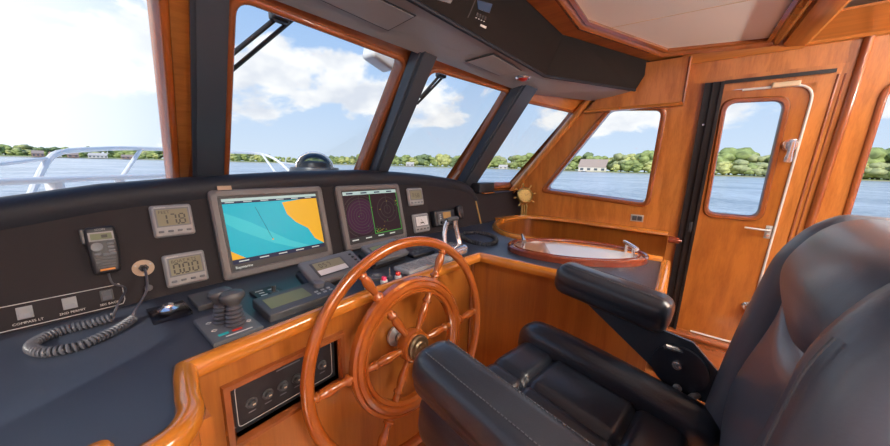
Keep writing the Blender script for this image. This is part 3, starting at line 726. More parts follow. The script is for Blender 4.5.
def monitor(Mx, label, w, h):
    r_ = root('chart_plotter' if 'chart' in label else 'radar_monitor', Mx, label, 'monitor')
    bm = B(); a = [V((sx * w / 2, sy * h / 2, 0)) for sx, sy in ((-1, -1), (1, -1), (1, 1), (-1, 1))]
    L = [(a, .0), (a, .018), (offs(a, -.006), .024), (offs(a, -.024), .024), (offs(a, -.028), .019)]
    rs = [[bm.verts.new(p + V((0, 0, z))) for p in rquad(q, .02 if i < 3 else .004)[0]] for i, (q, z) in enumerate(L)]
    for p, q in zip(rs, rs[1:]):
        for i in range(len(p)): bm.faces.new((p[i], p[(i + 1) % len(p)], q[(i + 1) % len(p)], q[i]))
    bm.faces.new(rs[0]); part('bezel', bm, 'bezel', r_, ang=40)
    bm = B(); box(bm, (0, 0, .0165), (w - .054, h - .054, .005)); part('glass_front', bm, 'black', r_, smooth=False)
    return r_
def rect(bm, x0, y0, x1, y1, z, mi): f = poly(bm, [(x0, y0, z), (x1, y0, z), (x1, y1, z), (x0, y1, z)], mi)
PM = panelM(.557, 1.068); pw, ph = .446, .342
r_ = monitor(PM, 'large grey monitor showing a blue and yellow nautical chart', pw, ph)
def ps(M_, x, y):   # survey onto the screen plane, returns local xy
    n = M_.to_3x3() @ V((0, 0, 1)); p = at(x, y, M_ @ V((0, 0, .0195)), n); q = M_.inverted() @ p; return (q.x, q.y)
bm = B(); W2, H2 = pw / 2 - .036, ph / 2 - .036; z = .0196
mats = ['s_sea', 's_ch', 's_land', 's_navy', 's_bar', 's_black', 's_txt']
rect(bm, -W2, -H2 + .035, W2, H2 - .020, z, 0)
rect(bm, -W2, H2 - .020, W2, H2, z, 4); rect(bm, -W2, H2 - .020, W2 , H2 - .011, z + .0002, 3)
rect(bm, -W2, -H2 + .018, W2, -H2 + .035, z, 3)
def clipped(pts): return [(max(-W2, min(W2, x)), max(-H2 + .035, min(H2 - .02, y))) for x, y in pts]
ch = clipped([ps(PM, 222, 213), ps(PM, 222, 224), ps(PM, 240, 231), ps(PM, 275, 243), ps(PM, 300, 257), ps(PM, 312, 254), ps(PM, 290, 240), ps(PM, 250, 222)])
poly(bm, [(x, y, z + .0003) for x, y in ch], 1)
ch = clipped([ps(PM, 282, 202.5), ps(PM, 287, 214), ps(PM, 296, 222), ps(PM, 308, 228), ps(PM, 315, 238), ps(PM, 325, 246), ps(PM, 330, 240), ps(PM, 318, 196), ps(PM, 300, 196)])
poly(bm, [(x, y, z + .0003) for x, y in ch], 2)
ch = clipped([ps(PM, 228, 252), ps(PM, 247, 263), ps(PM, 240, 275), ps(PM, 222, 275)]); poly(bm, [(x, y, z + .0003) for x, y in ch], 2)
a, b = V((*ps(PM, 255, 207), z + .0006)), V((*ps(PM, 273, 239), z + .0006)); tube(bm, [a, b], .0006, 4, mi=3)
rect(bm, b.x - .003, b.y - .003, b.x + .003, b.y + .003, z + .0008, 2)
for k in range(5): rect(bm, -W2 + .02 + k * .073, -H2 + .024, -W2 + .055 + k * .073, -H2 + .028, z + .0004, 6)
for k in range(6): rect(bm, -W2 + .01 + k * .062, H2 - .016, -W2 + .04 + k * .062, H2 - .013, z + .0005, 6)
text(bm, 'Raymarine', Matrix.Translation((-W2 + .005, -H2 + .004, z + .0002)), .014, mi=6, align='LEFT')
part('chart_screen', bm, mats, r_, smooth=False)
RM = panelM(1.07, 1.069); rw, rh = .432, .335
r_ = monitor(RM, 'large grey monitor showing dark radar rings right of the chart monitor', rw, rh)
bm = B(); W2, H2 = rw / 2 - .034, rh / 2 - .034
mats = ['s_dark', 's_pur', 's_green', 's_navy', 's_bar', 's_ring', 's_yel', 's_txt', 's_black']
rect(bm, -W2, -H2 + .026, W2, H2 - .018, z, 0); rect(bm, -W2, H2 - .018, W2, H2, z, 4)
for k in range(4): rect(bm, -W2 + .02 + k * .09, H2 - .013, -W2 + .06 + k * .09, H2 - .006, z + .0004, 3)
ld = -.018
def circ(cx, cy, r, z_, mi, fill=False, x0=-9, x1=9, y0=-9, y1=9, n=48, w=.0009):
    P_ = [(cx + r * math.cos(2 * math.pi * k / n), cy + r * math.sin(2 * math.pi * k / n)) for k in range(n)]
    if fill: poly(bm, [(max(x0, min(x1, x)), max(y0, min(y1, y)), z_) for x, y in P_], mi); return
    for k in range(n):
        (xa, ya), (xb, yb) = P_[k], P_[(k + 1) % n]
        if min(xa, xb) < x0 or max(xa, xb) > x1 or min(ya, yb) < y0 or max(ya, yb) > y1: continue
        d = V((xb - xa, yb - ya, 0)).normalized(); nn = V((-d.y, d.x, 0)) * w
        poly(bm, [V((xa, ya, z_)) - nn, V((xb, yb, z_)) - nn, V((xb, yb, z_)) + nn, V((xa, ya, z_)) + nn], mi)
ylo, yhi = -H2 + .026, H2 - .018
circ(-.085, -.005, .095, z + .0002, 1, True, -W2, ld, ylo, yhi)
for k in range(1, 8): circ(-.09, .0, .016 * k, z + .0004, 5, False, -W2, ld, ylo, yhi)
for k in range(1, 4): circ(.095, .02, .024 * k, z + .0004, 5, False, ld, W2, ylo, yhi)
rect(bm, ld - .0015, ylo, ld + .0015, yhi, z + .0005, 2); rect(bm, ld, ylo, W2, ylo + .003, z + .0005, 2); rect(bm, W2 - .003, ylo, W2, yhi, z + .0005, 2)
rect(bm, -.091, 0, -.089, yhi, z + .0005, 5); rect(bm, .094, .02, .096, yhi, z + .0005, 5)
for k in range(46):
    if k < 26: x = ld + .004 + abs(random.gauss(0, .035)); y = ylo + .004 + abs(random.gauss(0, .022))
    elif k < 38: x = W2 - .012 + random.gauss(0, .005); y = random.uniform(.03, .10)
    else: x = random.uniform(-W2 + .005, W2 - .02); y = random.uniform(ylo, yhi - .01)
    x = min(W2 - .006, x); s_ = random.uniform(.0015, .004); rect(bm, x, y, x + s_, y + s_, z + .0006, random.choice((2, 6, 2, 6)))
for k in range(4): rect(bm, -W2 + .01 + k * .085, -H2 + .010, -W2 + .05 + k * .085, -H2 + .016, z + .0004, 7)
part('radar_screen', bm, mats, r_, smooth=False)
bm = B(); text(bm, 'Raymarine', Matrix.Translation((-rw / 2 + .03, -rh / 2 + .013, .0245)), .011, align='LEFT')
for k in range(6): box(bm, (rw / 2 - .035 - k * .017, -rh / 2 + .013, .0245), (.010, .004, .001))
part('maker_lettering', bm, 'dgrey', r_, smooth=False)
# paper tag above plotter
bm = B(); box(bm, (0, 0, .006), (.045, .016, .002), bev=.0006); t_ = at(224, 188.2, (0, 1.3 - .018 + .25 * .33, 1.23), (0, 1, 0))
bm.transform(basis(t_, (1, 0, 0), (0, .25, .97), (0, -.97, .25))); top('tan_tag', bm, 'tan', 'small tan tag on the dashboard hood above the chart monitor', 'tag')

# VHF handset with fist microphone
hs = root('radio_handset', panelM(.058, 1.072), 'black marine radio handset hanging on the dashboard left of the displays', 'radio handset')
def hfn(p):
    k = 1 - .16 * max(0, -p.y / .07) ** 2 + .03 * math.sin(p.y * 40); return (p.x * k, p.y, p.z)
bm = B(); rbox(bm, (.031, .070, .015), .010, (4, 10, 3), Matrix.Translation((0, 0, .022)), fn=hfn); part('case', bm, 'black', hs)
bm = B(); box(bm, (0, .040, .0372), (.050, .026, .002), bev=.0008); sr = part('display_rim', bm, 'bezelg', hs)
bm = B(); box(bm, (0, .040, .0385), (.042, .018, .001)); box(bm, (.006, .040, .0388), (.012, .009, .0008), mi=1); part('display_screen', bm, ['lcdg', 'seg'], sr, smooth=False)
bm = B(); lathe(bm, [(0, .0375), (.013, .0375), (.012, .041), (0, .041)], Matrix.Translation((-.012, .010, 0)), 20); part('control_pad', bm, 'mgrey', hs)
bm = B()
for (x, y) in ((.015, .017), (.015, .006), (.015, -.005), (-.013, -.012), (.003, -.014), (.017, -.013)): rbox(bm, (.007, .004, .002), .002, (2, 2, 1), Matrix.Translation((x, y, .038)))
part('buttons', bm, 'mgrey', hs)
bm = B()
for k in range(4): rbox(bm, (.020 - k * .001, .0020, .0015), .0012, (3, 1, 1), Matrix.Translation((0, -.026 - k * .008, .0375)))
part('speaker_ribs', bm, 'dgrey', hs)
bm = B(); rbox(bm, (.015, .003, .002), .0015, (3, 1, 1), Matrix.Translation((0, -.058, .037))); part('orange_stripe', bm, 'orange', hs)
bm = B(); text(bm, 'ICOM', Matrix.Translation((0, .060, .0372)), .008); part('maker_lettering', bm, 'bezelg', hs, smooth=False)
bm = B(); rbox(bm, (.005, .022, .008), .004, (1, 3, 2), Matrix.Translation((-.034, .045, .022))); part('talk_button', bm, 'dgrey', hs)
bm = B(); cyl(bm, (0, 0, 0), (0, 0, .009), .014); part('hanger', bm, 'black', hs)
# bulkhead socket
sk = root('cable_socket', panelM(.134, 1.001), 'round tan plate with black cable socket right of the radio handset', 'socket')
bm = B(); lathe(bm, [(0, 0), (.026, 0), (.026, .003), (0, .003)], None, 28); part('plate', bm, 'tan', sk)
bm = B()
for k in range(3): a = k * 2.09 + .5; cyl(bm, (.020 * math.cos(a), .020 * math.sin(a), .003), (.020 * math.cos(a), .020 * math.sin(a), .0045), .0025, 8)
part('screws', bm, 'steel', sk)
bm = B(); cyl(bm, (0, 0, .003), (0, 0, .016), .012, 6); cyl(bm, (0, 0, .016), (0, -.004, .028), .007, 12); part('connector', bm, 'black', sk)
cp = root('dangling_cap', panelM(.136, .945), 'small black socket cap on its strap beneath the round tan plate', 'cap')
bm = B(); cyl(bm, (0, -.008, .002), (0, -.008, .014), .010, 16, bev=.002); part('cap', bm, 'rubber', cp)
bm = B(); tube(bm, [(0, .0, .006), (.002, .014, .006), (.001, .03, .004)], .0018, 6); part('strap', bm, 'rubber', cp)
# coiled cord
def helix(path, r, pitch, n=9):
    path = smooth_path([V(p) for p in path], 8); L = [0]
    for a, b in zip(path, path[1:]): L.append(L[-1] + (b - a).length)
    N = int(L[-1] / pitch * n); fr = frames(path, False); out = []; j = 0
    for i in range(N + 1):
        s_ = L[-1] * i / N
        while j < len(L) - 2 and L[j + 1] < s_: j += 1
        k = (s_ - L[j]) / max(1e-9, L[j + 1] - L[j]); p = path[j].lerp(path[j + 1], k); t, Nn, Bn = fr[j]; a = 2 * math.pi * s_ / pitch
        out.append(p + Nn * math.cos(a) * r + Bn * math.sin(a) * r)
    return out
H_ = panelM(.058, 1.072)
a0 = H_ @ V((0, -.070, .022)); zc = .9115
cpath = [onz(113, 317, zc + .006), onz(85, 325, zc), onz(60, 331, zc), onz(40, 339, zc), onz(31, 347, zc), onz(45, 352, zc), onz(75, 347, zc), onz(100, 337, zc), onz(120, 327, zc), onz(134, 318, zc)]
bm = B(); tube(bm, helix(cpath, .0095, .0088), .0033, 7)
cord = top('coiled_cord', bm, 'rubber', 'grey coiled radio cord looped on the desk below the handset', 'cord')
bm = B(); e1 = cpath[0]; e2 = cpath[-1]; S_ = panelM(.134, 1.001) @ V((0, -.004, .028))
tube(bm, smooth_path([a0, a0 + V((.004, -.012, -.03)), a0 + V((.028, -.01, -.055)), e1 + V((.012, -.01, .035)), e1], 6), .0028, 8)
tube(bm, smooth_path([S_, S_ + V((-.002, -.03, -.02)), (S_ + e2) / 2 + V((.012, -.012, .0)), e2 + V((.004, 0, .02)), e2], 6), .0032, 8)
o = part('straight_cord_ends', bm, 'rubber', cord, world=True)

# switch strip at left of the dash
sp = root('switch_panel', panelM(-.20, .936), 'black switch strip with white outline and three rocker switches on the dashboard', 'switch panel')
bm = B(); box(bm, (.0, 0, .001), (.60, .078, .002)); part('plate', bm, 'panel', sp, smooth=False)
bm = B(); tube(bm, [(-.29, -.031, .0024), (-.29, .031, .0024), (.262, .031, .0024), (.274, .033, .0024), (.281, .022, .0024), (.281, -.018, .0024), (.276, -.029, .0024), (.262, -.031, .0024)], .0011, 4, closed=True); part('outline', bm, 'ink', sp)
for k, (x, t_) in enumerate(((-.40, ''), (.103, 'COMPASS LT'), (.177, '2ND PERMIT'), (.247, 'SEC BACK'))):
    if k == 0: x = -.08
    bm = B(); box(bm, (x, .006, .003), (.026, .032, .005), bev=.001); s1 = part('switch', bm, 'lgrey' if k < 3 else 'dgrey', sp)
    bm = B(); prism(bm, [(x - .009, -.007, .005), (x - .009, .019, .005), (x - .009, .019, .013), (x - .009, .004, .007), (x - .009, -.007, .014)], (.018, 0, 0)); part('rocker', bm, 'lgrey' if k < 3 else 'mgrey', s1, smooth=False)
    if t_: bm = B(); text(bm, t_, Matrix.Translation((x + .002, -.020, .0024)), .0085); part('lettering', bm, 'ink', sp, smooth=False)

# vhf radio right of the dials
rd = root('marine_radio', panelB(1.625, .990), 'black fixed marine radio with amber display right of the small instruments', 'radio')
device_body(rd, .205, .110, .045, 'black', .008)
bm = B(); box(bm, (-.008, .0, .0455), (.135, .092, .003), bev=.001); part('faceplate', bm, 'dgrey', rd)
bm = B(); box(bm, (.015, .015, .0475), (.075, .042, .002)); part('display_screen', bm, 'lcdamber', rd, smooth=False)
bm = B()
for k in range(3): cyl(bm, (-.045 + k * .052, -.030, .046), (-.045 + k * .052, -.030, .060), .011, 14, bev=.002)
part('knobs', bm, 'black', rd)
bm = B()
for k in range(3): rbox(bm, (.008, .004, .002), .0018, (1, 1, 1), Matrix.Translation((-.052, .022 - k * .013, .048)))
part('buttons', bm, 'lgrey', rd)
mc = root('fist_microphone', panelB(1.80, 1.0), 'black fist microphone hanging at the right side of the marine radio', 'microphone')
bm = B(); rbox(bm, (.030, .050, .018), .014, (3, 6, 2), Matrix.Translation((0, .010, .028)), fn=lambda p: (p.x * (1 - .3 * max(0, -p.y / .05)), p.y, p.z)); part('case', bm, 'black', mc)
bm = B(); cyl(bm, (0, .01, 0), (0, .01, .012), .012); part('clip', bm, 'dgrey', mc)
bm = B()
for k in range(4): rbox(bm, (.016, .0016, .001), .0008, (2, 1, 1), Matrix.Translation((0, .03 - k * .008, .0465)))
part('grille', bm, 'dgrey', mc)
# black curly cord loop on the counter
bm = B(); cc = [onz(463, 233, .915), onz(478, 232.5, .912), onz(492, 236, .91), onz(496, 241, .91), onz(488, 244.5, .91), onz(474, 242.5, .91), onz(464, 238.5, .91), onz(461, 235, .91)]
tube(bm, helix(cc, .012, .016, 8), .0035, 6); top('microphone_cord', bm, 'black', 'black curly microphone cord lying in a loop on the counter right of the radio', 'cord')

# twin lever control
c = (onz(195, 320, .912) + onz(243, 306, .912) + onz(260, 325, .912) + onz(210, 345, .912)) / 4
tl = root('engine_control', deskM(c.x, c.y, 0), 'grey engine control plate with two ribbed joystick levers on the desk', 'engine control')
bm = B(); prism(bm, [(-.056, -.088, 0), (.056, -.088, 0), (.056, .088, 0), (-.056, .088, 0)], (0, 0, .012)); bmesh.ops.bevel(bm, geom=bm.edges[:], offset=.002, segments=2, affect='EDGES'); part('plate', bm, 'mgrey', tl)
for (x, y, t_, nm) in ((-.004, .020, .10, ''), (.012, -.022, .16, '')):
    bm = B(); pr = [(0, .0)]
    for k in range(5): z0 = .012 + k * .011; pr += [(.024 - k * .0016, z0), (.0255 - k * .0016, z0 + .004), (.020 - k * .0014, z0 + .008)]
    pr += [(.014, .068), (.014, .074), (.0, .075)]
    Rm = Matrix.Translation((x, y, .0)) @ Matrix.Rotation(-t_ * .3, 4, 'X')
    lathe(bm, pr, Rm, 20); lv = part('lever', bm, 'rubber', tl)
    bm = B(); lathe(bm, [(.014, .068), (.019, .078), (.025, .086), (.026, .094), (.022, .102), (.012, .107), (0, .108)], Rm @ Matrix.Scale(1.15, 4, (1, 0, 0)), 20); part('lever_knob', bm, 'dgrey', lv)
bm = B(); 
for x, y in ((-.034, .035), (.036, .03), (-.036, -.02), (.040, -.03)):
    tube(bm, [(x, y + .006, .0122), (x + .006, y, .0122), (x, y - .006, .0122), (x - .006, y, .0122)], .0008, 4, closed=True)
box(bm, (.004, -.074, .0124), (.060, .005, .0006)); part('markings', bm, 'ink', tl, smooth=False)
bm = B(); box(bm, (-.026, -.056, .0125), (.022, .010, .001)); part('green_label', bm, 'teal', tl, smooth=False)
bm = B(); box(bm, (.004, -.056, .0125), (.022, .010, .001)); part('red_label', bm, 'red', tl, smooth=False)
bm = B(); box(bm, (.262, 1.145, .909), (.105, .12, .018), bev=.003); top('black_control_cover', bm, 'dgrey', 'low dark grey box on the desk directly behind the joystick levers', 'control box')
# clear acrylic mount
am = root('acrylic_mount', deskM(.153, 1.135, 0), 'clear acrylic holder with a chrome knob on the desk left of the levers', 'holder')
bm = B(); box(bm, (0, 0, .006), (.085, .11, .012), bev=.002); part('block', bm, 'acrylic', am)
bm = B(); lathe(bm, [(.0, .012), (.022, .012), (.024, .018), (.014, .024), (.012, .030), (0, .031)], None, 20); part('knob', bm, 'chrome', am)
# small nav switch panel
nv = root('toggle_switch_plate', deskM(.395, 1.05, 0), 'square black plate with white lettering and a toggle knob below the chart monitor', 'switch')
bm = B(); box(bm, (0, 0, .005), (.082, .125, .010), bev=.002); part('plate', bm, 'black', nv)
bm = B()
for k in range(6): box(bm, (-.018 + (k % 2) * .034, .040 - k * .011, .0104), (.024 - (k % 3) * .004, .005, .0006))
part('markings', bm, 'ink', nv, smooth=False)
bm = B(); lathe(bm, [(.0, .01), (.016, .01), (.014, .016), (.007, .018), (.006, .034), (.009, .038), (0, .040)], Matrix.Translation((.010, -.01, 0)), 16); part('knob', bm, 'dgrey', nv)
# autopilot control with lcd
ap = root('autopilot_keypad', deskM(.436, .925, 1) @ Matrix.Rotation(.12, 4, 'X'), 'long dark grey autopilot unit with green display and round knob at the desk edge', 'autopilot unit')
bm = B(); rbox(bm, (.118, .060, .016), .005, (6, 4, 2), Matrix.Translation((0, 0, .014))); part('case', bm, 'dgrey', ap)
bm = B(); box(bm, (-.038, .002, .0306), (.125, .062, .001)); part('display_screen', bm, 'lcdg', ap, smooth=False)
bm = B(); cyl(bm, (.074, .012, .030), (.074, .012, .046), .018, 24, bev=.003); part('knob', bm, 'mgrey', ap)
bm = B()
for k in range(6): rbox(bm, (.006, .004, .002), .0018, (1, 1, 1), Matrix.Translation((.045 + (k % 3) * .022, -.018 - (k // 3) * .016, .031)))
part('buttons', bm, 'lgrey', ap)
# two pilot heads
def head(X, Y, label, w, mat, txt):
    r_ = root('autopilot_display', deskM(X, Y, 3), label, 'autopilot unit', None)
    T_ = Matrix.Rotation(math.radians(27), 4, 'X')
    bm = B(); rbox(bm, (w / 2, .062, .028), .016, (6, 4, 2), T_ @ Matrix.Translation((0, .0, .030)), fn=lambda p: (p.x * (1 - .10 * (p.z > 0.0)), p.y * (1 + .06 * (p.z < 0)), p.z))
    for v in bm.verts: v.co.z = max(0.0, v.co.z)
    part('base', bm, 'black', r_)
    bm = B(); rbox(bm, (w / 2, .060, .013), .009, (6, 4, 2), T_ @ Matrix.Translation((0, .0, .062))); cs = part('case', bm, 'mgrey', r_)
    bm = B(); box(bm, (-.020, -.002, .0755), (.135, .074, .002), bev=.0008); bm.transform(T_); part('screen_surround', bm, 'dgrey', cs)
    bm = B(); box(bm, (-.020, .012, .0768), (.118, .038, .001), mi=0); box(bm, (-.020, -.021, .0768), (.118, .026, .001), mi=1 if mat == 'lcd' else 0)
    if txt:
        for k, c_ in enumerate(txt): seg7(bm, c_, -.055 + k * .017, .012, .009, .018, .0775, .0022, mi=2)
    bm.transform(T_); part('display_screen', bm, [mat, 'white', 'seg'], cs, smooth=False)
    bm = B()
    for k in range(4): rbox(bm, (.0055, .0035, .003), .0025, (1, 1, 1), T_ @ Matrix.Translation((w / 2 - .028 + k * .002, .032 - k * .018, .0765)))
    part('buttons', bm, 'black', r_)
    return r_
head(.612, 1.035, 'grey tilted autopilot head reading 057 beneath the chart monitor', .235, 'lcd', '057')
head(.895, 1.065, 'grey tilted autopilot head with plain green display beneath the radar monitor', .205, 'lcdg', '')
# keyboard
kb = root('keyboard', deskM(.985, .872, -1), 'light grey compact keyboard on the desk behind the wheel', 'keyboard')
bm = B(); rbox(bm, (.145, .050, .010), .006, (4, 3, 2), Matrix.Translation((0, 0, .010))); part('case', bm, 'lgrey', kb)
for row in range(5):
    for k in range(12 - (row == 4) * 3):
        bm = B(); rbox(bm, (.0095, .0068, .002), .0018, (1, 1, 1), Matrix.Translation((-.122 + k * .0215 + (row % 2) * .004, .034 - row * .0165, .0215))); part('key', bm, 'bezelg', kb)
# push buttons
def btn(px, mat, label):
    p = onz(px[0], px[1] + 3, .9); r_ = root('push_button', p, label, 'button', 'push buttons')
    bm = B(); lathe(bm, [(0, 0), (.014, 0), (.014, .010), (.011, .013), (0, .013)], None, 18); part('collar', bm, 'white', r_)
    bm = B(); lathe(bm, [(.010, .012), (.0105, .022), (.008, .026), (0, .027)], None, 18); part('cap', bm, mat, r_)
btn((368, 285.5), 'red', 'red push button with white collar, leftmost of the three on the desk')
btn((384, 280), 'pink', 'pinkish red push button, middle one of the three on the desk')
btn((398, 275), 'red', 'red push button with white collar nearest the keyboard')
p = onz(389.5, 278, .9); r_ = root('toggle_switch', p, 'tiny chrome toggle switch standing between the buttons and autopilot head', 'switch')
bm = B(); cyl(bm, (0, 0, 0), (0, 0, .010), .012); part('base', bm, 'dgrey', r_); bm = B(); tube(bm, [(0, 0, .008), (0, 0, .03), (0, 0, .045)], [.004, .0028, .0035], 8); part('stem', bm, 'chrome', r_)
p = onz(376, 278, .9); r_ = root('round_dial', p, 'flat round dark dial on the desk behind the red buttons', 'dial')
bm = B(); lathe(bm, [(0, 0), (.034, 0), (.034, .008), (.028, .012), (.018, .012), (0, .012)], None, 24); part('body', bm, 'dgrey', r_); bm = B(); lathe(bm, [(0, .012), (.014, .012), (.012, .018), (0, .019)], None, 18); part('cap', bm, 'mgrey', r_)
bm = B(); r_ = root('remote_keypad', deskM(1.10, 1.02, -4), 'flat black keypad lying on the desk behind the keyboard', 'keypad')
rbox(bm, (.075, .05, .009), .006, (3, 3, 2), Matrix.Translation((0, 0, .009))); part('case', bm, 'black', r_)
bm = B()
for k in range(8): rbox(bm, (.010, .006, .002), .0018, (1, 1, 1), Matrix.Translation((-.05 + (k % 4) * .032, .015 - (k // 4) * .03, .0185)))
part('buttons', bm, 'dgrey', r_)
# chrome throttle levers
th = root('chrome_throttle', (1.205, .875, .9), 'tall chrome twin throttle lever arch on the desk right of the keyboard', 'throttle')
bm = B(); rbox(bm, (.062, .060, .028), .022, (4, 4, 3), Matrix.Translation((0, 0, .028))); part('base', bm, 'chrome', th)
for s_ in (-1, 1):
    bm = B(); tube(bm, smooth_path([V((s_ * .055, -.01, .03)), V((s_ * .058, .01, .08)), V((s_ * .045, .02, .14)), V((s_ * .032, .015, .182))], 5), [.015] * 16, 10, flat=.7); part('lever', bm, 'chrome', th)
bm = B(); tube(bm, [(-.045, .012, .186), (0, .012, .188), (.045, .012, .186)], [.011, .012, .011], 12); part('grip', bm, 'dgrey', th)

# ================================================================== WHEEL
wn = V((-.1, -1, .1)).normalized(); wx = V((1, -.1, 0)).normalized(); wy = wn.cross(wx).normalized(); wx = wy.cross(wn); wc = V((.752, .718, .680)); WS = .925
wl = root('ship_wheel', basis(wc, wx, wy, wn), 'large varnished six spoke wooden ship steering wheel in front of the console', 'steering wheel')
def torus(bm, R_, prof, seg=72): 
    lathe(bm, [(R_ + a, b) for a, b in prof], None, seg, close=True)
bm = B(); torus(bm, .394, [(.0195 * math.cos(t), .0175 * math.sin(t)) for t in [2 * math.pi * k / 14 for k in range(14)]]); part('rim', bm, 'wheel', wl, ang=80)
bm = B(); torus(bm, .229, [(-.030, -.012), (-.030, .010), (-.026, .015), (-.016, .017), (-.013, .013), (-.009, .019), (0, .022), (.012, .019), (.015, .013), (.018, .016), (.028, .013), (.031, .006), (.031, -.010), (.02, -.016), (0, -.018), (-.02, -.016)]); part('inner_ring', bm, 'wheel', wl, ang=28)
for k in range(6):
    Rm = Matrix.Rotation(math.radians(60 * k + 1), 4, 'Z') @ Matrix.Rotation(math.pi / 2, 4, 'Y')
    pr = [(0, .030), (.014, .03), (.014, .052), (.019, .056), (.014, .061), (.011, .068), (.0125, .085), (.0165, .115), (.0175, .135), (.0155, .155), (.012, .168), (.012, .174), (.018, .179), (.018, .186), (.013, .190), (.013, .222)]
    pr2 = [(.013, .276), (.013, .284), (.020, .288), (.020, .297), (.013, .302), (.0115, .312), (.0135, .330), (.0175, .352), (.0175, .366), (.0145, .384), (.012, .392), (.016, .396), (.016, .401), (.012, .404), (.012, .41), (0, .41)]
    bm = B(); lathe(bm, [(r_, z_ * WS) for r_, z_ in pr + pr2], Rm, 16); part('spoke', bm, 'wheel', wl, ang=60)
bm = B(); lathe(bm, [(0, -.024), (.058, -.024), (.062, -.016), (.062, .016), (.057, .024), (.046, .026), (0, .026)], None, 28); hb = part('hub', bm, 'wheel', wl)
bm = B(); lathe(bm, [(0, .026), (.046, .026), (.046, .036), (.040, .042), (.028, .043), (.022, .048), (0, .049)], None, 28); part('hub_cap', bm, 'hub', hb)
bm = B(); cyl(bm, (0, 0, -.10), (0, 0, -.02), .018, 18); part('shaft', bm, 'chrome', wl)
bm = B(); lathe(bm, [(.018, -.110), (.042, -.110), (.040, -.100), (.026, -.092), (.02, -.085)], None, 28); part('shaft_flange', bm, 'steel', wl)

# ================================================================== TRAY, CLOCK
tc_ = (onz(510, 248, .92) + onz(647, 258, .92)) / 2; tdir = onz(647, 258, .92) - onz(510, 248, .92)
ta = math.degrees(math.atan2(tdir.y, tdir.x)); tl_ = tdir.length / 2 
tray = root('oval_serving_tray', Matrix.Translation((tc_.x + .045, tc_.y + .02, .902)) @ Matrix.Rotation(math.radians(ta), 4, 'Z'), 'oval mahogany tray with chrome handles on the starboard counter', 'tray')
al, bl = tl_, .20
EL = [V((al * math.cos(2 * math.pi * k / 64), bl * math.sin(2 * math.pi * k / 64), 0)) for k in range(64)]
bm = B(); sweep(bm, EL, [(-.018, 0), (-.018, .010), (-.004, .013), (.0, .028), (.008, .032), (.015, .026), (.016, .0)], closed=True); part('rim', bm, 'tray', tray)
bm = B(); sweep(bm, [V((p.x * .93, p.y * .86, .024)) for p in EL], [(-.004, 0), (-.004, .006), (.004, .006), (.004, 0)], closed=True); part('inner_bead', bm, 'tray', tray)
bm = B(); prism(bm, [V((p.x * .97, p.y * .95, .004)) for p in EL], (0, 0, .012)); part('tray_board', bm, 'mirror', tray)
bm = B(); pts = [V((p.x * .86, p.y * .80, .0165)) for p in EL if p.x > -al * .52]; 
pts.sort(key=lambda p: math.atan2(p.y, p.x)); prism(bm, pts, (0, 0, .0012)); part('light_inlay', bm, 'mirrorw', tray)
for s_ in (-1, 1):
    bm = B(); x = s_ * al * .80
    for y in (-.055, .055): cyl(bm, (x, y * .8, .016), (x, y * .8, .062), .008, 12)
    tube(bm, [(x, -.078, .066), (x, -.05, .068), (x, .05, .068), (x, .078, .066)], .0105, 12); part('handle', bm, 'chrome', tray)
# clock shaped like a ship wheel
cd = V((-.62, -.78, .12)).normalized(); cx = V((0, 0, 1)).cross(cd).normalized(); cy = cd.cross(cx)
cb = V((2.60, 1.10, .9))
ck = root('brass_clock', Matrix.Translation(cb), 'brass ship wheel clock on a wooden stand in the corner of the counter', 'clock')
bm = B(); box(bm, (0, 0, .012), (.20, .12, .024), rot=Matrix((cx, cd, V((0, 0, 1)))).transposed(), bev=.005); part('base', bm, 'rail', ck)
cm = basis((0, 0, .205), cx, cy, cd)
bm = B()
for x in (-.022, 0, .022): 
    lathe(bm, [(0, .022), (.012, .022), (.007, .035), (.011, .055), (.008, .08), (.007, .12), (0, .12)], Matrix.Translation(cx * x * 1.0), 12)
part('stand', bm, 'brass', ck)
bm = B(); lathe(bm, [(.0, -.03), (.058, -.03), (.072, -.015), (.078, .0), (.072, .015), (.060, .020), (.056, .012), (0, .012)], cm, 32); part('case', bm, 'brass', ck)
bm = B(); lathe(bm, [(0, .0125), (.054, .0125), (.054, .014), (0, .014)], cm, 32); fc = part('dial', bm, 'dial', ck)
bm = B()
for k in range(12): a = k * math.pi / 6; t_ = B(); box(t_, (.045, 0, .0146), (.009, .002, .0008)); t_.transform(cm @ Matrix.Rotation(a, 4, 'Z')); merge(bm, t_)
for a, l in ((.6, .036), (2.0, .026)): t_ = B(); box(t_, (l / 2, 0, .0152), (l, .0025, .0008)); t_.transform(cm @ Matrix.Rotation(a, 4, 'Z')); merge(bm, t_)
part('hands_and_marks', bm, 'black', fc, smooth=False)
for k in range(8):
    bm = B(); lathe(bm, [(0, .072), (.005, .072), (.004, .088), (.008, .100), (.006, .112), (0, .114)], cm @ Matrix.Rotation(k * math.pi / 4 + .2, 4, 'Z') @ Matrix.Rotation(math.pi / 2, 4, 'Y'), 10); part('spoke', bm, 'brass', ck)

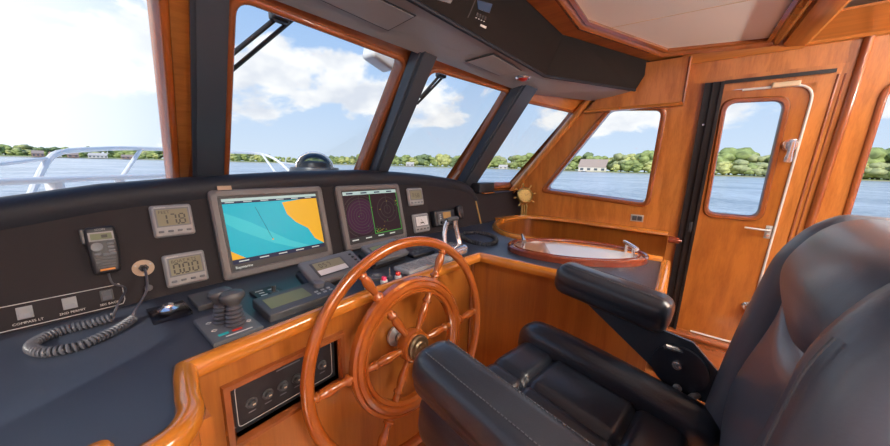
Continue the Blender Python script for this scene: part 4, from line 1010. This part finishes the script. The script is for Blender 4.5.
# ================================================================== CHAIR
CH = Matrix.Translation((.761, -.093, 0)) @ Matrix.Rotation(math.radians(-7), 4, 'Z')
ch_ = root('helm_chair', CH, 'black leather helm chair with two armrests and winged backrest facing the wheel', 'chair')
pitch = Matrix.Translation((0, .1, .66)) @ Matrix.Rotation(math.radians(6), 4, 'X') @ Matrix.Translation((0, -.1, -.66))
def g(x, c_, w): return math.exp(-((x - c_) / w) ** 2)
def seat_fn(p):
    top_ = p.z > 0
    d = 0
    if top_: d = -.016 * g(p.x, 0, .010) * (abs(p.y) < .3) - .018 * g(p.y, .13, .010) - .018 * g(p.y, -.13, .010) + .020 * math.cos(p.x * 7) 
    return (p.x, p.y, p.z + d)
bm = B(); rbox(bm, (.235, .26, .060), .035, (34, 48, 3), pitch @ Matrix.Translation((0, .26, .60)), fn=seat_fn); part('seat_cushion', bm, 'leather', ch_, ang=80)
for s_ in (-1, 1):
    def bf(p, s_=s_):
        e_ = max(0, (p.y - .20) / .11); k_ = math.sqrt(max(.05, 1 - .75 * min(1, e_) ** 2))
        return (p.x * (.6 + .4 * k_), p.y, p.z * (.5 + .5 * k_) + .012 * math.cos(p.y * 5))
    bm = B(); rbox(bm, (.064, .31, .090), .060, (3, 26, 4), pitch @ Matrix.Translation((s_ * .258, .250, .630)), fn=bf); part('seat_bolster', bm, 'leather', ch_, ang=80)
# backrest
def back_path(z):      # forward surface (u) of bolster front by height
    t = (z - .66) / .60
    return .0 - .055 * t - .02 * t * t - (.10 * max(0, t - .82) / .18 if t > .82 else 0)
def back_fn(p):
    # local x across, y thickness(+ forward), z height from .0 to .66
    t = (p.z + .33) / .66
    w = 1.0 + .04 * math.sin(t * math.pi) - .10 * max(0, (t - .75) / .25) ** 2
    d = 0
    if p.y > 0:
        # soft channels: headrest bulge, lumbar bulge
        wgt = max(0, 1 - (abs(p.x) / .24) ** 4)
        d += wgt * (.045 * g(t, .86, .13) + .034 * g(t, .40, .22) - .034 * g(t, .68 + .13 * (p.x / .24) ** 2, .028))
    return (p.x * w, p.y + d - .055 * t - .03 * t * t, p.z)
bm = B(); rbox(bm, (.245, .055, .335), .045, (26, 3, 60), Matrix.Translation((0, -.105, .940)), fn=back_fn); part('back_cushion', bm, 'leather_lit', ch_, ang=80)
for s_ in (-1, 1):
    def wf(p, s_=s_):
        t = (p.z + .335) / .67; k = 1.0 - .55 * max(0, (t - .80) / .20) ** 2
        inw = -s_ * (.035 * max(0, (t - .55) / .45) ** 1.8 - .02 * math.sin(t * math.pi))
        lean = -s_ * (-.0)
        return (p.x * (1.05 + .25 * math.sin(t * math.pi * .9)) + inw, p.y * (k if p.y > 0 else 1) - .055 * t - .035 * t * t, p.z)
    bm = B(); rbox(bm, (.046, .078, .340), .045, (4, 5, 26), Matrix.Translation((s_ * .286, -.080, .935)), fn=wf); wb = part('back_bolster', bm, 'leather_lit', ch_, ang=80)
    if s_ < 0:
        bm = B(); tube(bm, [V(wf(V((-.022, .0790, -.34 + .68 * (.08 + .80 * k / 40))))) + V((s_ * .286, -.080, .935)) for k in range(41)], .0016, 6)
        part('stitching', bm, 'stitch', wb, smooth=False)
# armrests
for s_, lift, ax, ay, ahl in ((-1, -.036, -.352, .280, .205), (1, .0, .343, .310, .184)):
    Ma = pitch @ Matrix.Translation((ax, ay, .905 + lift))
    def af(p): return (p.x * (1 - .10 * (p.z < -.0)), p.y, p.z + .006 * math.cos(p.x * 22) * (p.z > 0))
    bm = B(); rbox(bm, (.060, ahl, .056), .040, (6, 12, 4), Ma, fn=af); ar = part('armrest', bm, 'leather', ch_, ang=80)
    bm = B()
    for sx in (-1, 1):
        for k in range(int(ahl * 226)): box(bm, (sx * .034, -ahl + .03 + k * .0077, .0600), (.0018, .0046, .0016))
    bm.transform(Ma); part('stitching', bm, 'stitch', ar, smooth=False)
    # side plate under the pad, hinge disc, bolt
    xp = s_ * .330
    bm = B(); prism(bm, [pitch @ V((xp, y, z + lift)) for y, z in ((.40, .862), (.06, .862), (-.02, .80), (-.02, .70), (.06, .69), (.12, .72))], (.010, 0, 0)); part('arm_bracket', bm, 'dgrey' if s_ < 0 else 'post', ch_)
    bm = B(); cyl(bm, (s_ * .318, .060, .765), (s_ * .334, .060, .765), .070, 32, bev=.004); hd = part('hinge_plate', bm, 'leather', ch_)
    bm = B(); cyl(bm, (s_ * .318, .065, .778), (s_ * .306, .065, .778), .013, 16, bev=.004); part('hinge_bolt', bm, 'chrome', hd)
    bm = B(); cyl(bm, (s_ * .318, .055, .705), (s_ * .308, .055, .705), .011, 16, bev=.003); part('hinge_bolt', bm, 'steel', hd)
bm = B(); tube(bm, [(.30, .02, .70), (.36, .0, .70)], .010, 12); part('adjuster_knob', bm, 'steel', ch_)
bm = B(); tube(bm, [(.30, .10, .83), (.345, .03, .815), (.35, -.0, .80)], .008, 8); part('recline_lever', bm, 'chrome', ch_)
bm = B(); lathe(bm, [(0, 0), (.24, 0), (.24, .015), (.08, .03), (.06, .05), (.055, .48), (.12, .50), (.12, .53), (0, .53)], Matrix.Translation((0, .2, 0)), 32); part('pedestal', bm, 'steel', ch_)
bm = B(); box(bm, (0, .22, .53), (.42, .44, .03), bev=.006); part('seat_pan', bm, 'black', ch_)

# ================================================================== fill lights aft, added out of view to brighten the cabin
n_l = 0
for (x, y, e, nm) in ((.10, -1.0, 19, 'nearest the helm on the port side'), (1.5, -1.0, 19, 'nearest the door'), (.10, -1.85, 19, 'aft on the port side'), (1.5, -1.85, 19, 'aft by the starboard windows')):
    r_ = root('fill_light', (x, y, 2.10), 'square white added fill light ' + nm, 'ceiling light', 'fill lights')
    bm = B(); box(bm, (0, 0, -.008), (.44, .44, .016), bev=.004); part('housing', bm, 'white', r_)
    L_ = bpy.data.lights.new('fill_light_lamp', 'AREA'); L_.shape = 'RECTANGLE'; L_.size = .40; L_.size_y = .40; L_.energy = e; L_.color = (1, .93, .84)
    lo = bpy.data.objects.new('lamp', L_); COL.objects.link(lo); lo.parent = r_; lo.location = (0, 0, -.02)

for (x, y, nm) in ((-.42, -2.19, 'on the port aft wall'), (1.93, -2.19, 'on the starboard aft wall')):  # added uplights behind the camera, lifting the light on the ceiling
    r_ = root('fill_uplight', (x, y, 1.55), 'cream half bowl added fill uplight ' + nm, 'fill lamp', 'fill uplights')
    bm = B(); lathe(bm, [(.02, 0), (.07, .03), (.10, .09), (.096, .09), (.066, .034), (0, .006)], Matrix.Translation((0, .11, 0)), 24); box(bm, (0, .02, .04), (.05, .06, .05)); part('shade', bm, 'cream', r_)
    L_ = bpy.data.lights.new('fill_uplight_lamp', 'AREA'); L_.shape = 'DISK'; L_.size = .16; L_.energy = 100; L_.color = (1, .95, .88); L_.spread = math.radians(170)
    lo = bpy.data.objects.new('lamp', L_); COL.objects.link(lo); lo.parent = r_; lo.location = (0, .11, .08); lo.rotation_euler = (math.radians(155), 0, 0)
# ================================================================== EXTERIOR OF BOAT
# foredeck / coachroof ahead of the windows
bm = B(); prism(bm, [(-2.2, 1.75, .98), (3.7, 1.75, .98), (3.7, 1.75, .6), (-2.2, 1.75, .6)], (0, .02, 0))
dk_ = [[(-2.2, 1.75, 1.0), (3.7, 1.75, 1.0), (3.0, 4.0, .84), (-1.6, 4.0, .84)], [(-1.6, 4.0, .84), (3.0, 4.0, .84), (.9, 7.4, .50), (.6, 7.4, .50)]]
for q in dk_: prism(bm, q, (0, 0, -.04))
st('foredeck', bm, 'white')
bm = B(); box(bm, (-2.1, -2.2, 2.17), (1.6, 3.7, .05)); box(bm, (.75, -3.15, 2.17), (4.1, 1.78, .05)); st('sun_blocker_slabs', bm, 'white')  # unseen slabs added to keep direct sun off the wheel and chair
def P3(x, y, d):       # surveyed direction at horizontal distance d
    r0 = ray(x, y); return CAM + r0 * (d / math.hypot(r0.x, r0.y))
def bar(bm, a, b, r): tube(bm, [a, b], r, 8)
gr = root('bow_rail', P3(60, 190, 3.2), 'white tubular guard rail outside the left front window', 'guard rail')
bm = B(); tube(bm, smooth_path([P3(30, 197, 2.6), P3(39, 176, 2.7), P3(49, 159, 2.8), P3(62, 152, 2.9), P3(90, 149.5, 3.2), P3(140, 148.5, 3.7), P3(230, 152, 4.2), P3(262, 154, 4.4), P3(278, 161, 4.3), P3(290, 172, 4.2)], 4), .016, 10); part('top_tube', bm, 'white', gr, world=True)
bm = B(); bar(bm, P3(141, 149, 3.7), P3(116, 186, 3.4), .014); bar(bm, P3(262, 154, 4.4), P3(275, 172, 4.1), .012); part('stanchion', bm, 'white', gr, world=True)
bm = B(); tube(bm, [P3(-30, 168, 2.4), P3(48, 158.5, 2.8)], .010, 8); part('side_tube', bm, 'white', gr, world=True)
bm = B(); tube(bm, [P3(278, 162, 4.3), P3(300, 165, 4.4)], .010, 8); part('side_tube', bm, 'white', gr, world=True)
hr = root('white_coaming_rail', P3(60, 181, 2.2), 'low white ledge rail just outside the left front window', 'rail')
bm = B(); tube(bm, [P3(-60, 186, 1.9), P3(0, 182, 2.05), P3(90, 178.3, 2.3), P3(168, 175.5, 2.6), P3(200, 175, 2.8)], .018, 10, flat=.8); part('rail', bm, 'white', hr, world=True)
bm = B(); a = P3(54, 181, 2.2); bar(bm, a, a + V((.0, 0, -.15)), .028); bar(bm, P3(119, 177, 2.4), P3(119, 177, 2.4) + V((0, 0, -.15)), .02); part('bracket', bm, 'white', hr, world=True)
# compass dome ahead of window 2
cp_ = P3(315, 167.5, 2.15); dm = root('compass_dome', (cp_.x, cp_.y, 1.20), 'clear domed steering compass standing outside beyond the dashboard', 'compass')
zb = cp_.z - 1.20
bm = B(); lathe(bm, [(0, 0), (.15, 0), (.15, zb - .02), (.145, zb), (.12, zb + .004), (0, zb + .004)], None, 32); part('base', bm, 'post', dm)
bm = B(); lathe(bm, [(.105 * math.cos(t), zb + .004 + .088 * math.sin(t)) for t in [math.pi / 2 * k / 10 for k in range(11)]], None, 32); part('dome', bm, 'acrylic', dm)
bm = B(); lathe(bm, [(0, zb + .004), (.085, zb + .004), (.080, zb + .030), (.05, zb + .040), (0, zb + .042)], None, 32); part('compass_card', bm, 'black', dm)
bm = B(); tube(bm, [(.112 * math.cos(t) * .94, -.112 * math.cos(t) * .34, zb + .095 * math.sin(t)) for t in [math.pi * k / 16 for k in range(17)]], .006, 8); part('dome_hoop', bm, 'chrome', dm)
# wipers
def wiper(i, pa, pb, pc, pd, label):
    r_ = root('windscreen_wiper', onf(i, *pa), label, 'wiper'); n = -inb0[i] * .09
    def o(p): return at(*p, FP(i, 0, 1.2) + n, inb0[i])
    bm = B(); tube(bm, [o(pa), o(pb)], .008, 8); part('arm', bm, 'black', r_, world=True)
    bm = B(); tube(bm, [o(pc), o(pd)], .010, 8, flat=.6); part('blade', bm, 'blackm', r_, world=True)
    bm = B(); c_ = o(pb); rbox(bm, (.03, .02, .02), .01, (1, 1, 1), Matrix.Translation(c_)); part('pivot', bm, 'black', r_, world=True)
wiper(2, (225, 60), (279, 16), (225, 76), (293, 19), 'black double wiper arm crossing the upper left of the centre window')
wiper(3, (420, 98), (441, 74), (417, 104), (444, 76), 'black wiper seen past the post in the third front window')
# roof lamp outside
c = at(380, 57, FP(2, .5, 1.2) + V((0, .25, 0)), inb0[2]); r_ = root('roof_floodlight', c, 'white rounded floodlight hanging outside at the top right of the centre window', 'floodlight')
bm = B(); rbox(bm, (.075, .05, .042), .022, (3, 3, 2), Matrix.Rotation(.25, 4, 'Y')); part('housing', bm, 'white', r_)
bm = B(); box(bm, (.02, .01, .08), (.03, .03, .10)); part('bracket', bm, 'white', r_)

# ================================================================== WATER AND SHORE
def watermat():
    m, nt, b = newmat('lake_water'); b.inputs['Base Color'].default_value = (.10, .17, .23, 1); setp(b, rough=.22, spec=.6)
    tc = nt.nodes.new('ShaderNodeTexCoord')
    mp = nt.nodes.new('ShaderNodeMapping'); mp.inputs['Scale'].default_value = (1, 1.0, 1)
    nt.links.new(tc.outputs['Object'], mp.inputs['Vector'])
    n1 = nt.nodes.new('ShaderNodeTexNoise'); n1.inputs['Scale'].default_value = 1.3; n1.inputs['Detail'].default_value = 8; n1.inputs['Roughness'].default_value = .7
    n2 = nt.nodes.new('ShaderNodeTexNoise'); n2.inputs['Scale'].default_value = .06; n2.inputs['Detail'].default_value = 4
    for n in (n1, n2): nt.links.new(mp.outputs['Vector'], n.inputs['Vector'])
    bp = nt.nodes.new('ShaderNodeBump'); bp.inputs['Strength'].default_value = .8; bp.inputs['Distance'].default_value = .25
    nt.links.new(n1.outputs['Fac'], bp.inputs['Height']); nt.links.new(bp.outputs['Normal'], b.inputs['Normal'])
    r = nt.nodes.new('ShaderNodeValToRGB'); r.color_ramp.elements[0].position = .42; r.color_ramp.elements[1].position = .60
    r.color_ramp.elements[0].color = (.30, .38, .46, 1); r.color_ramp.elements[1].color = (.68, .76, .84, 1)
    mx = nt.nodes.new('ShaderNodeMath'); mx.operation = 'MULTIPLY_ADD'; mx.inputs[1].default_value = .6
    sub = nt.nodes.new('ShaderNodeMath'); sub.operation = 'MULTIPLY'; sub.inputs[1].default_value = .4
    nt.links.new(n2.outputs['Fac'], sub.inputs[0]); nt.links.new(n1.outputs['Fac'], mx.inputs[0]); nt.links.new(sub.outputs[0], mx.inputs[2])
    nt.links.new(mx.outputs[0], r.inputs['Fac']); nt.links.new(r.outputs['Color'], b.inputs['Base Color'])
    return m
M['water'] = watermat()
WZ = -1.2
bm = B(); poly(bm, [(-3000, -3000, WZ), (3000, -3000, WZ), (3000, 3000, WZ), (-3000, 3000, WZ)]); w_ = part('lake_water', bm, 'water'); tag(w_, 'blue rippled lake water beyond the windows', 'water', kind='stuff')
M['leaf1'] = plain('foliage_mid', (.32, .38, .13), .8, var=.45); M['leaf2'] = plain('foliage_yellow', (.52, .52, .19), .8, var=.4); M['leaf3'] = plain('foliage_dark', (.21, .27, .12), .8, var=.45)
M['leaf4'] = plain('foliage_grey', (.42, .44, .21), .8, var=.35)
M['bark'] = plain('bark', (.13, .10, .07), .9)
M['bank'] = plain('grassy_bank', (.30, .36, .10), .9, var=.3); M['sand'] = plain('sand', (.55, .47, .33), .9)
M['hwall'] = plain('house_wall', (.68, .62, .55), .8); M['hroof'] = plain('house_roof', (.40, .31, .27), .8); M['hred'] = plain('house_red', (.40, .25, .20), .8); M['hpale'] = plain('house_pale_roof', (.62, .57, .54), .8); M['hglass'] = plain('house_glass', (.08, .10, .12), .2)
def az_pt(x, d):       # point at survey column x, distance d on the water plane
    r0 = ray(x, 166 + (x - 445) * .028); k = d / math.hypot(r0.x, r0.y); return V((r0.x * k, r0.y * k, 0))
def shore_d(x):
    # distance of the shoreline per column
    return 480 if x < 520 else (480 - (x - 520) * .5 if x < 640 else 420)
# banks: strip polygon following the shoreline
def bank(name, xs, w, h, mat, lab):
    bm = B(); a = []
    for x in xs:
        d = shore_d(x); p = az_pt(x, d); q = az_pt(x, d + w); e = az_pt(x, d + 500)
        a.append([bm.verts.new((p.x, p.y, WZ)), bm.verts.new((p.x * 1.004, p.y * 1.004, WZ + h * .4)), bm.verts.new((q.x, q.y, WZ + h)), bm.verts.new((e.x, e.y, WZ + h * 1.1))])
    for u, v in zip(a, a[1:]):
        for i in range(3): bm.faces.new((u[i], v[i], v[i + 1], u[i + 1]))
    return st(name, bm, mat)
xs = list(range(-60, 1000, 12))
bank('shore_bank', xs, 14, 1.3, 'bank', '')
bm = B(); a = []
for x in xs:
    d = shore_d(x) - 3; p = az_pt(x, d); q = az_pt(x, d + 8); a.append([bm.verts.new((p.x, p.y, WZ + .02)), bm.verts.new((q.x, q.y, WZ + .8))])
for u, v in zip(a, a[1:]): bm.faces.new((u[0], v[0], v[1], u[1]))
st('shore_beach', bm, 'sand')
def tree_mesh(seed, mat, tall=1.0, wide=1.0):
    rnd = random.Random(seed); bm = B()
    for k in range(20):
        t = B(); bmesh.ops.create_icosphere(t, subdivisions=2, radius=1)
        r = rnd.uniform(.13, .27) * wide; a = rnd.uniform(0, 6.28); rr = rnd.uniform(0, .42) * wide; zz = rnd.uniform(.24, .90)
        rr *= 1.2 - zz * .8
        for v in t.verts: v.co = v.co * (1 + rnd.uniform(-.22, .22))
        t.transform(Matrix.Translation((rr * math.cos(a), rr * math.sin(a), zz)) @ Matrix.Diagonal((r, r, r * .8 * tall, 1))); merge(bm, t)
    me = bpy.data.meshes.new('tree_crown'); bm.to_mesh(me); bm.free(); me.materials.append(M[mat]); me.shade_smooth()
    bm = B(); tube(bm, [(0, 0, -.02), (.01, 0, .25), (0, .01, .6)], [.035, .028, .015], 7); mt = bpy.data.meshes.new('tree_trunk'); bm.to_mesh(mt); bm.free(); mt.materials.append(M['bark'])
    return me, mt
KN = {'leaf1': ('mid green', 0), 'leaf2': ('yellow green', 1), 'leaf3': ('dark green', 2), 'leaf4': ('pale brownish green', 3)}
kinds = [(tree_mesh(s, mname, tl, wd), mname) for s, mname, tl, wd in ((1, 'leaf1', 1, 1), (2, 'leaf2', 1, 1.1), (3, 'leaf3', 1.1, .85), (4, 'leaf1', .9, 1.2), (5, 'leaf4', .9, 1.2), (6, 'leaf3', .9, 1.15))]
rnd = random.Random(11)
HT = [(-60, 10), (0, 10), (40, 10), (70, 9), (80, 10), (104, 9), (115, 10), (165, 11), (230, 9.5), (260, 8), (300, 5), (330, 8), (352, 10), (395, 11), (430, 12), (455, 12), (480, 11), (520, 14), (555, 17), (600, 17), (650, 21), (700, 18), (735, 29), (760, 21), (790, 24), (860, 30), (900, 32), (960, 30)]
def ht(x):
    for (a, ha), (b, hb_) in zip(HT, HT[1:]):
        if a <= x <= b: return ha + (hb_ - ha) * (x - a) / (b - a)
    return 10
def place_tree(x, dd, hpx, k):
    (mc_, mt_), mname = kinds[k]; p = az_pt(x, dd); dep = p.dot(FW.xy.to_3d()) ; H = hpx / F * (p - CAM * 0).dot(V((FW.x, FW.y, 0)))
    side = 'starboard' if x > 540 else 'port'
    o = bpy.data.objects.new('tree', None); COL.objects.link(o); o.location = (p.x, p.y, WZ + 1.0); o.scale = (H * rnd.uniform(.9, 1.3), H * rnd.uniform(.9, 1.3), H); o.rotation_euler = (0, 0, rnd.uniform(0, 6.28))
    kn = KN[mname][0]; where = 'on the near starboard shore' if side == 'starboard' else 'on the far shore ahead'
    tag(o, kn + ' tree in the wooded row ' + where, 'tree', kn + ' trees ' + where)
    for nm, me in (('crown', mc_), ('trunk', mt_)):
        c_ = bpy.data.objects.new(nm, me); COL.objects.link(c_); c_.parent = o
x = -40.0; cnt = 0
while x < 560:
    hh = ht(x); place_tree(x, shore_d(x) + rnd.uniform(22, 60), hh * rnd.uniform(.72, 1.05), rnd.choice((0, 1, 2, 3, 5, 0, 4))); x += rnd.uniform(4.2, 7.2); cnt += 1
x = -30.0
while x < 560:
    hh = ht(x); place_tree(x, shore_d(x) + rnd.uniform(10, 20), hh * rnd.uniform(.4, .62), rnd.choice((1, 0, 3, 4, 1))); x += rnd.uniform(7, 15); cnt += 1
x = 552.0
while x < 930:
    hh = ht(x); place_tree(x, shore_d(x) + rnd.uniform(24, 60), hh * rnd.uniform(.78, 1.05), rnd.choice((0, 1, 2, 3, 4, 0))); x += rnd.uniform(5.5, 10); cnt += 1
x = 556.0
while x < 930:
    if not 578 < x < 606: place_tree(x, shore_d(x) + rnd.uniform(9, 18), ht(x) * rnd.uniform(.35, .6), rnd.choice((1, 3, 4, 1, 0)))
    x += rnd.uniform(7, 13); cnt += 1
def house(x, dd, wpx, hpx, wall, roof, label, nwin=3, rf=.5):
    p = az_pt(x, dd); dep = p.dot(V((FW.x, FW.y, 0))); u = V((RT.x, RT.y, 0)).normalized(); f = V((p.x, p.y, 0)).normalized(); s_ = V((-f.y, f.x, 0))
    th_ = math.atan((x - 445) / F); W = wpx / F * dep * math.cos(th_) * 1.0; H = hpx / F * dep
    r_ = root('lake_house', basis((p.x, p.y, WZ + .8), -s_, f, (0, 0, 1)), label, 'house')
    hw = H * (1 - rf); bm = B(); box(bm, (0, 3, hw / 2), (W, 6, hw)); part('walls', bm, wall, r_, smooth=False)
    bm = B(); prism(bm, [(-W * .53, -.6, hw), (-W * .53, 6.6, hw), (-W * .45, 3, H)], (W * 1.0, 0, 0)); part('roof', bm, roof, r_, smooth=False)
    bm = B()
    for k in range(nwin): xx = -W / 2 + W * (k + .5) / nwin; bm2 = B(); box(bm2, (xx, -.05, hw * .5), (W / nwin * .45, .2, hw * .5)); part('window', bm2, 'hglass', r_, smooth=False)
    bm.free()
house(38, 476, 13, 6, 'hred', 'hroof', 'red brown lakeside house leftmost on the far shore', 3)
house(55, 474, 13, 5, 'hwall', 'hred', 'red roofed house in the row left of the white boathouse', 3)
house(73, 476, 12, 5, 'hred', 'hroof', 'low brown house between the red roof and white boathouse', 2)
house(98, 474, 20, 5, 'hwall', 'hpale', 'wide white roofed boathouse on the far shore behind the guard rail', 5)
house(128, 476, 14, 4, 'hred', 'hroof', 'low dark roofed house right of the white boathouse', 3)
house(410, 478, 8, 4, 'hpale', 'hpale', 'small grey house on the grassy bank seen in the third window', 2)
house(503, 466, 9, 4, 'hwall', 'hpale', 'pale boathouse at the waterline in the rightmost front window', 2)
house(592, shore_d(592) + 6, 28, 12, 'hwall', 'hroof', 'large gabled house with big roof seen through the side window', 4, .65)
bm = B(); p = az_pt(584, shore_d(584) - 6); f = V((p.x, p.y, 0)).normalized(); rbox(bm, (3.2, 1.2, .6), .4, (3, 2, 2), basis((p.x, p.y, WZ + .45), (-f.y, f.x, 0), f, (0, 0, 1)))
mb = root('moored_boat', (p.x, p.y, WZ), 'small dark moored boat in front of the large gabled house', 'boat'); part('hull', bm, 'dgrey', mb, world=True)
bm = B(); rbox(bm, (1.4, .8, .5), .3, (2, 2, 2), basis((p.x, p.y, WZ + 1.4), (-f.y, f.x, 0), f, (0, 0, 1))); part('canopy', bm, 'white', mb, world=True)

# ================================================================== WORLD, SUN
wd = bpy.data.worlds.new('sky'); sc.world = wd; wd.use_nodes = True; nt = wd.node_tree; nt.nodes.clear()
N = nt.nodes.new; Lk = nt.links.new
out = N('ShaderNodeOutputWorld'); bg = N('ShaderNodeBackground'); Lk(bg.outputs[0], out.inputs[0])
tc = N('ShaderNodeTexCoord'); sx = N('ShaderNodeSeparateXYZ'); Lk(tc.outputs['Generated'], sx.inputs[0])
def mth(op, a=None, b=None, c=None):
    n = N('ShaderNodeMath'); n.operation = op
    for i, v in enumerate((a, b, c)):
        if v is None: continue
        if isinstance(v, (int, float)): n.inputs[i].default_value = v
        else: Lk(v, n.inputs[i])
    return n.outputs[0]
ramp = N('ShaderNodeValToRGB'); e = ramp.color_ramp.elements
e[0].position = 0; e[0].color = (.66, .77, .91, 1); e[1].position = 1; e[1].color = (.12, .28, .68, 1)
k_ = ramp.color_ramp.elements.new(.22); k_.color = (.46, .63, .89, 1); k_ = ramp.color_ramp.elements.new(.5); k_.color = (.25, .45, .82, 1)
Lk(sx.outputs['Z'], ramp.inputs['Fac'])
den = mth('ADD', mth('MAXIMUM', sx.outputs['Z'], 0.0), .16)
cmb = N('ShaderNodeCombineXYZ'); Lk(mth('DIVIDE', sx.outputs['X'], den), cmb.inputs[0]); Lk(mth('DIVIDE', sx.outputs['Y'], den), cmb.inputs[1])
cmb2 = cmb
nz = N('ShaderNodeTexNoise'); nz.inputs['Scale'].default_value = .85; nz.inputs['Detail'].default_value = 9; nz.inputs['Roughness'].default_value = .56; nz.inputs['Distortion'].default_value = .15
mp = N('ShaderNodeMapping'); mp.inputs['Location'].default_value = (3.1, 1.2, 0); mp.inputs['Scale'].default_value = (4.4, 4.4, 7.5); Lk(tc.outputs['Generated'], mp.inputs['Vector']); Lk(mp.outputs[0], nz.inputs['Vector'])
# more cumulus in a band above the horizon
bd = N('ShaderNodeValToRGB'); el = bd.color_ramp.elements; el[0].position = 0; el[0].color = (.42,) * 3 + (1,); el[1].position = .55; el[1].color = (.36,) * 3 + (1,)
for ps_, v in ((.08, .44), (.135, .57), (.22, .61), (.29, .55), (.36, .41)): q = el.new(ps_); q.color = (v, v, v, 1)
Lk(sx.outputs['Z'], bd.inputs['Fac'])
sm = mth('ADD', nz.outputs['Fac'], bd.outputs['Color'])
cr = N('ShaderNodeValToRGB'); cr.color_ramp.elements[0].position = .0; cr.color_ramp.elements[1].position = 1
cov = N('ShaderNodeMapRange'); cov.interpolation_type = 'SMOOTHSTEP'; cov.inputs['From Min'].default_value = 1.03; cov.inputs['From Max'].default_value = 1.11; Lk(sm, cov.inputs['Value'])
n4 = N('ShaderNodeTexNoise'); n4.inputs['Scale'].default_value = 2.2; n4.inputs['Detail'].default_value = 6; Lk(mp.outputs[0], n4.inputs['Vector'])
cc_ = N('ShaderNodeValToRGB'); cc_.color_ramp.elements[0].position = .32; cc_.color_ramp.elements[0].color = (.70, .74, .83, 1); cc_.color_ramp.elements[1].position = .58; cc_.color_ramp.elements[1].color = (.97, .97, .98, 1); Lk(n4.outputs['Fac'], cc_.inputs['Fac'])
mix = N('ShaderNodeMixRGB'); Lk(cov.outputs[0], mix.inputs['Fac']); Lk(ramp.outputs['Color'], mix.inputs['Color1']); Lk(cc_.outputs['Color'], mix.inputs['Color2'])
# bright haze towards the port bow
SUN = V((-.80, -.50, .55)).normalized(); HZ = V((-.34, .92, .18)).normalized()
dt = N('ShaderNodeVectorMath'); dt.operation = 'DOT_PRODUCT'; Lk(tc.outputs['Generated'], dt.inputs[0]); dt.inputs[1].default_value = HZ
hz_ = N('ShaderNodeMapRange'); hz_.interpolation_type = 'SMOOTHSTEP'; hz_.inputs['From Min'].default_value = .78; hz_.inputs['From Max'].default_value = 1.0; Lk(dt.outputs['Value'], hz_.inputs['Value'])
mix2 = N('ShaderNodeMixRGB'); Lk(mth('MULTIPLY', hz_.outputs[0], .9), mix2.inputs['Fac']); Lk(mix.outputs[0], mix2.inputs['Color1']); mix2.inputs['Color2'].default_value = (1.15, 1.17, 1.22, 1)
Lk(mix2.outputs[0], bg.inputs['Color']); bg.inputs['Strength'].default_value = 1.12
sl = bpy.data.lights.new('sun', 'SUN'); sl.energy = 3.6; sl.angle = math.radians(.7); sl.color = (1, .95, .86); so = bpy.data.objects.new('sun', sl); COL.objects.link(so)
so.rotation_euler = SUN.to_track_quat('Z', 'Y').to_euler(); so.location = (0, 0, 10)

sc.view_settings.view_transform = 'Standard'; sc.view_settings.look = 'None'; sc.view_settings.exposure = 0.0; sc.view_settings.gamma = 1.0
sc.view_settings.use_curve_mapping = False
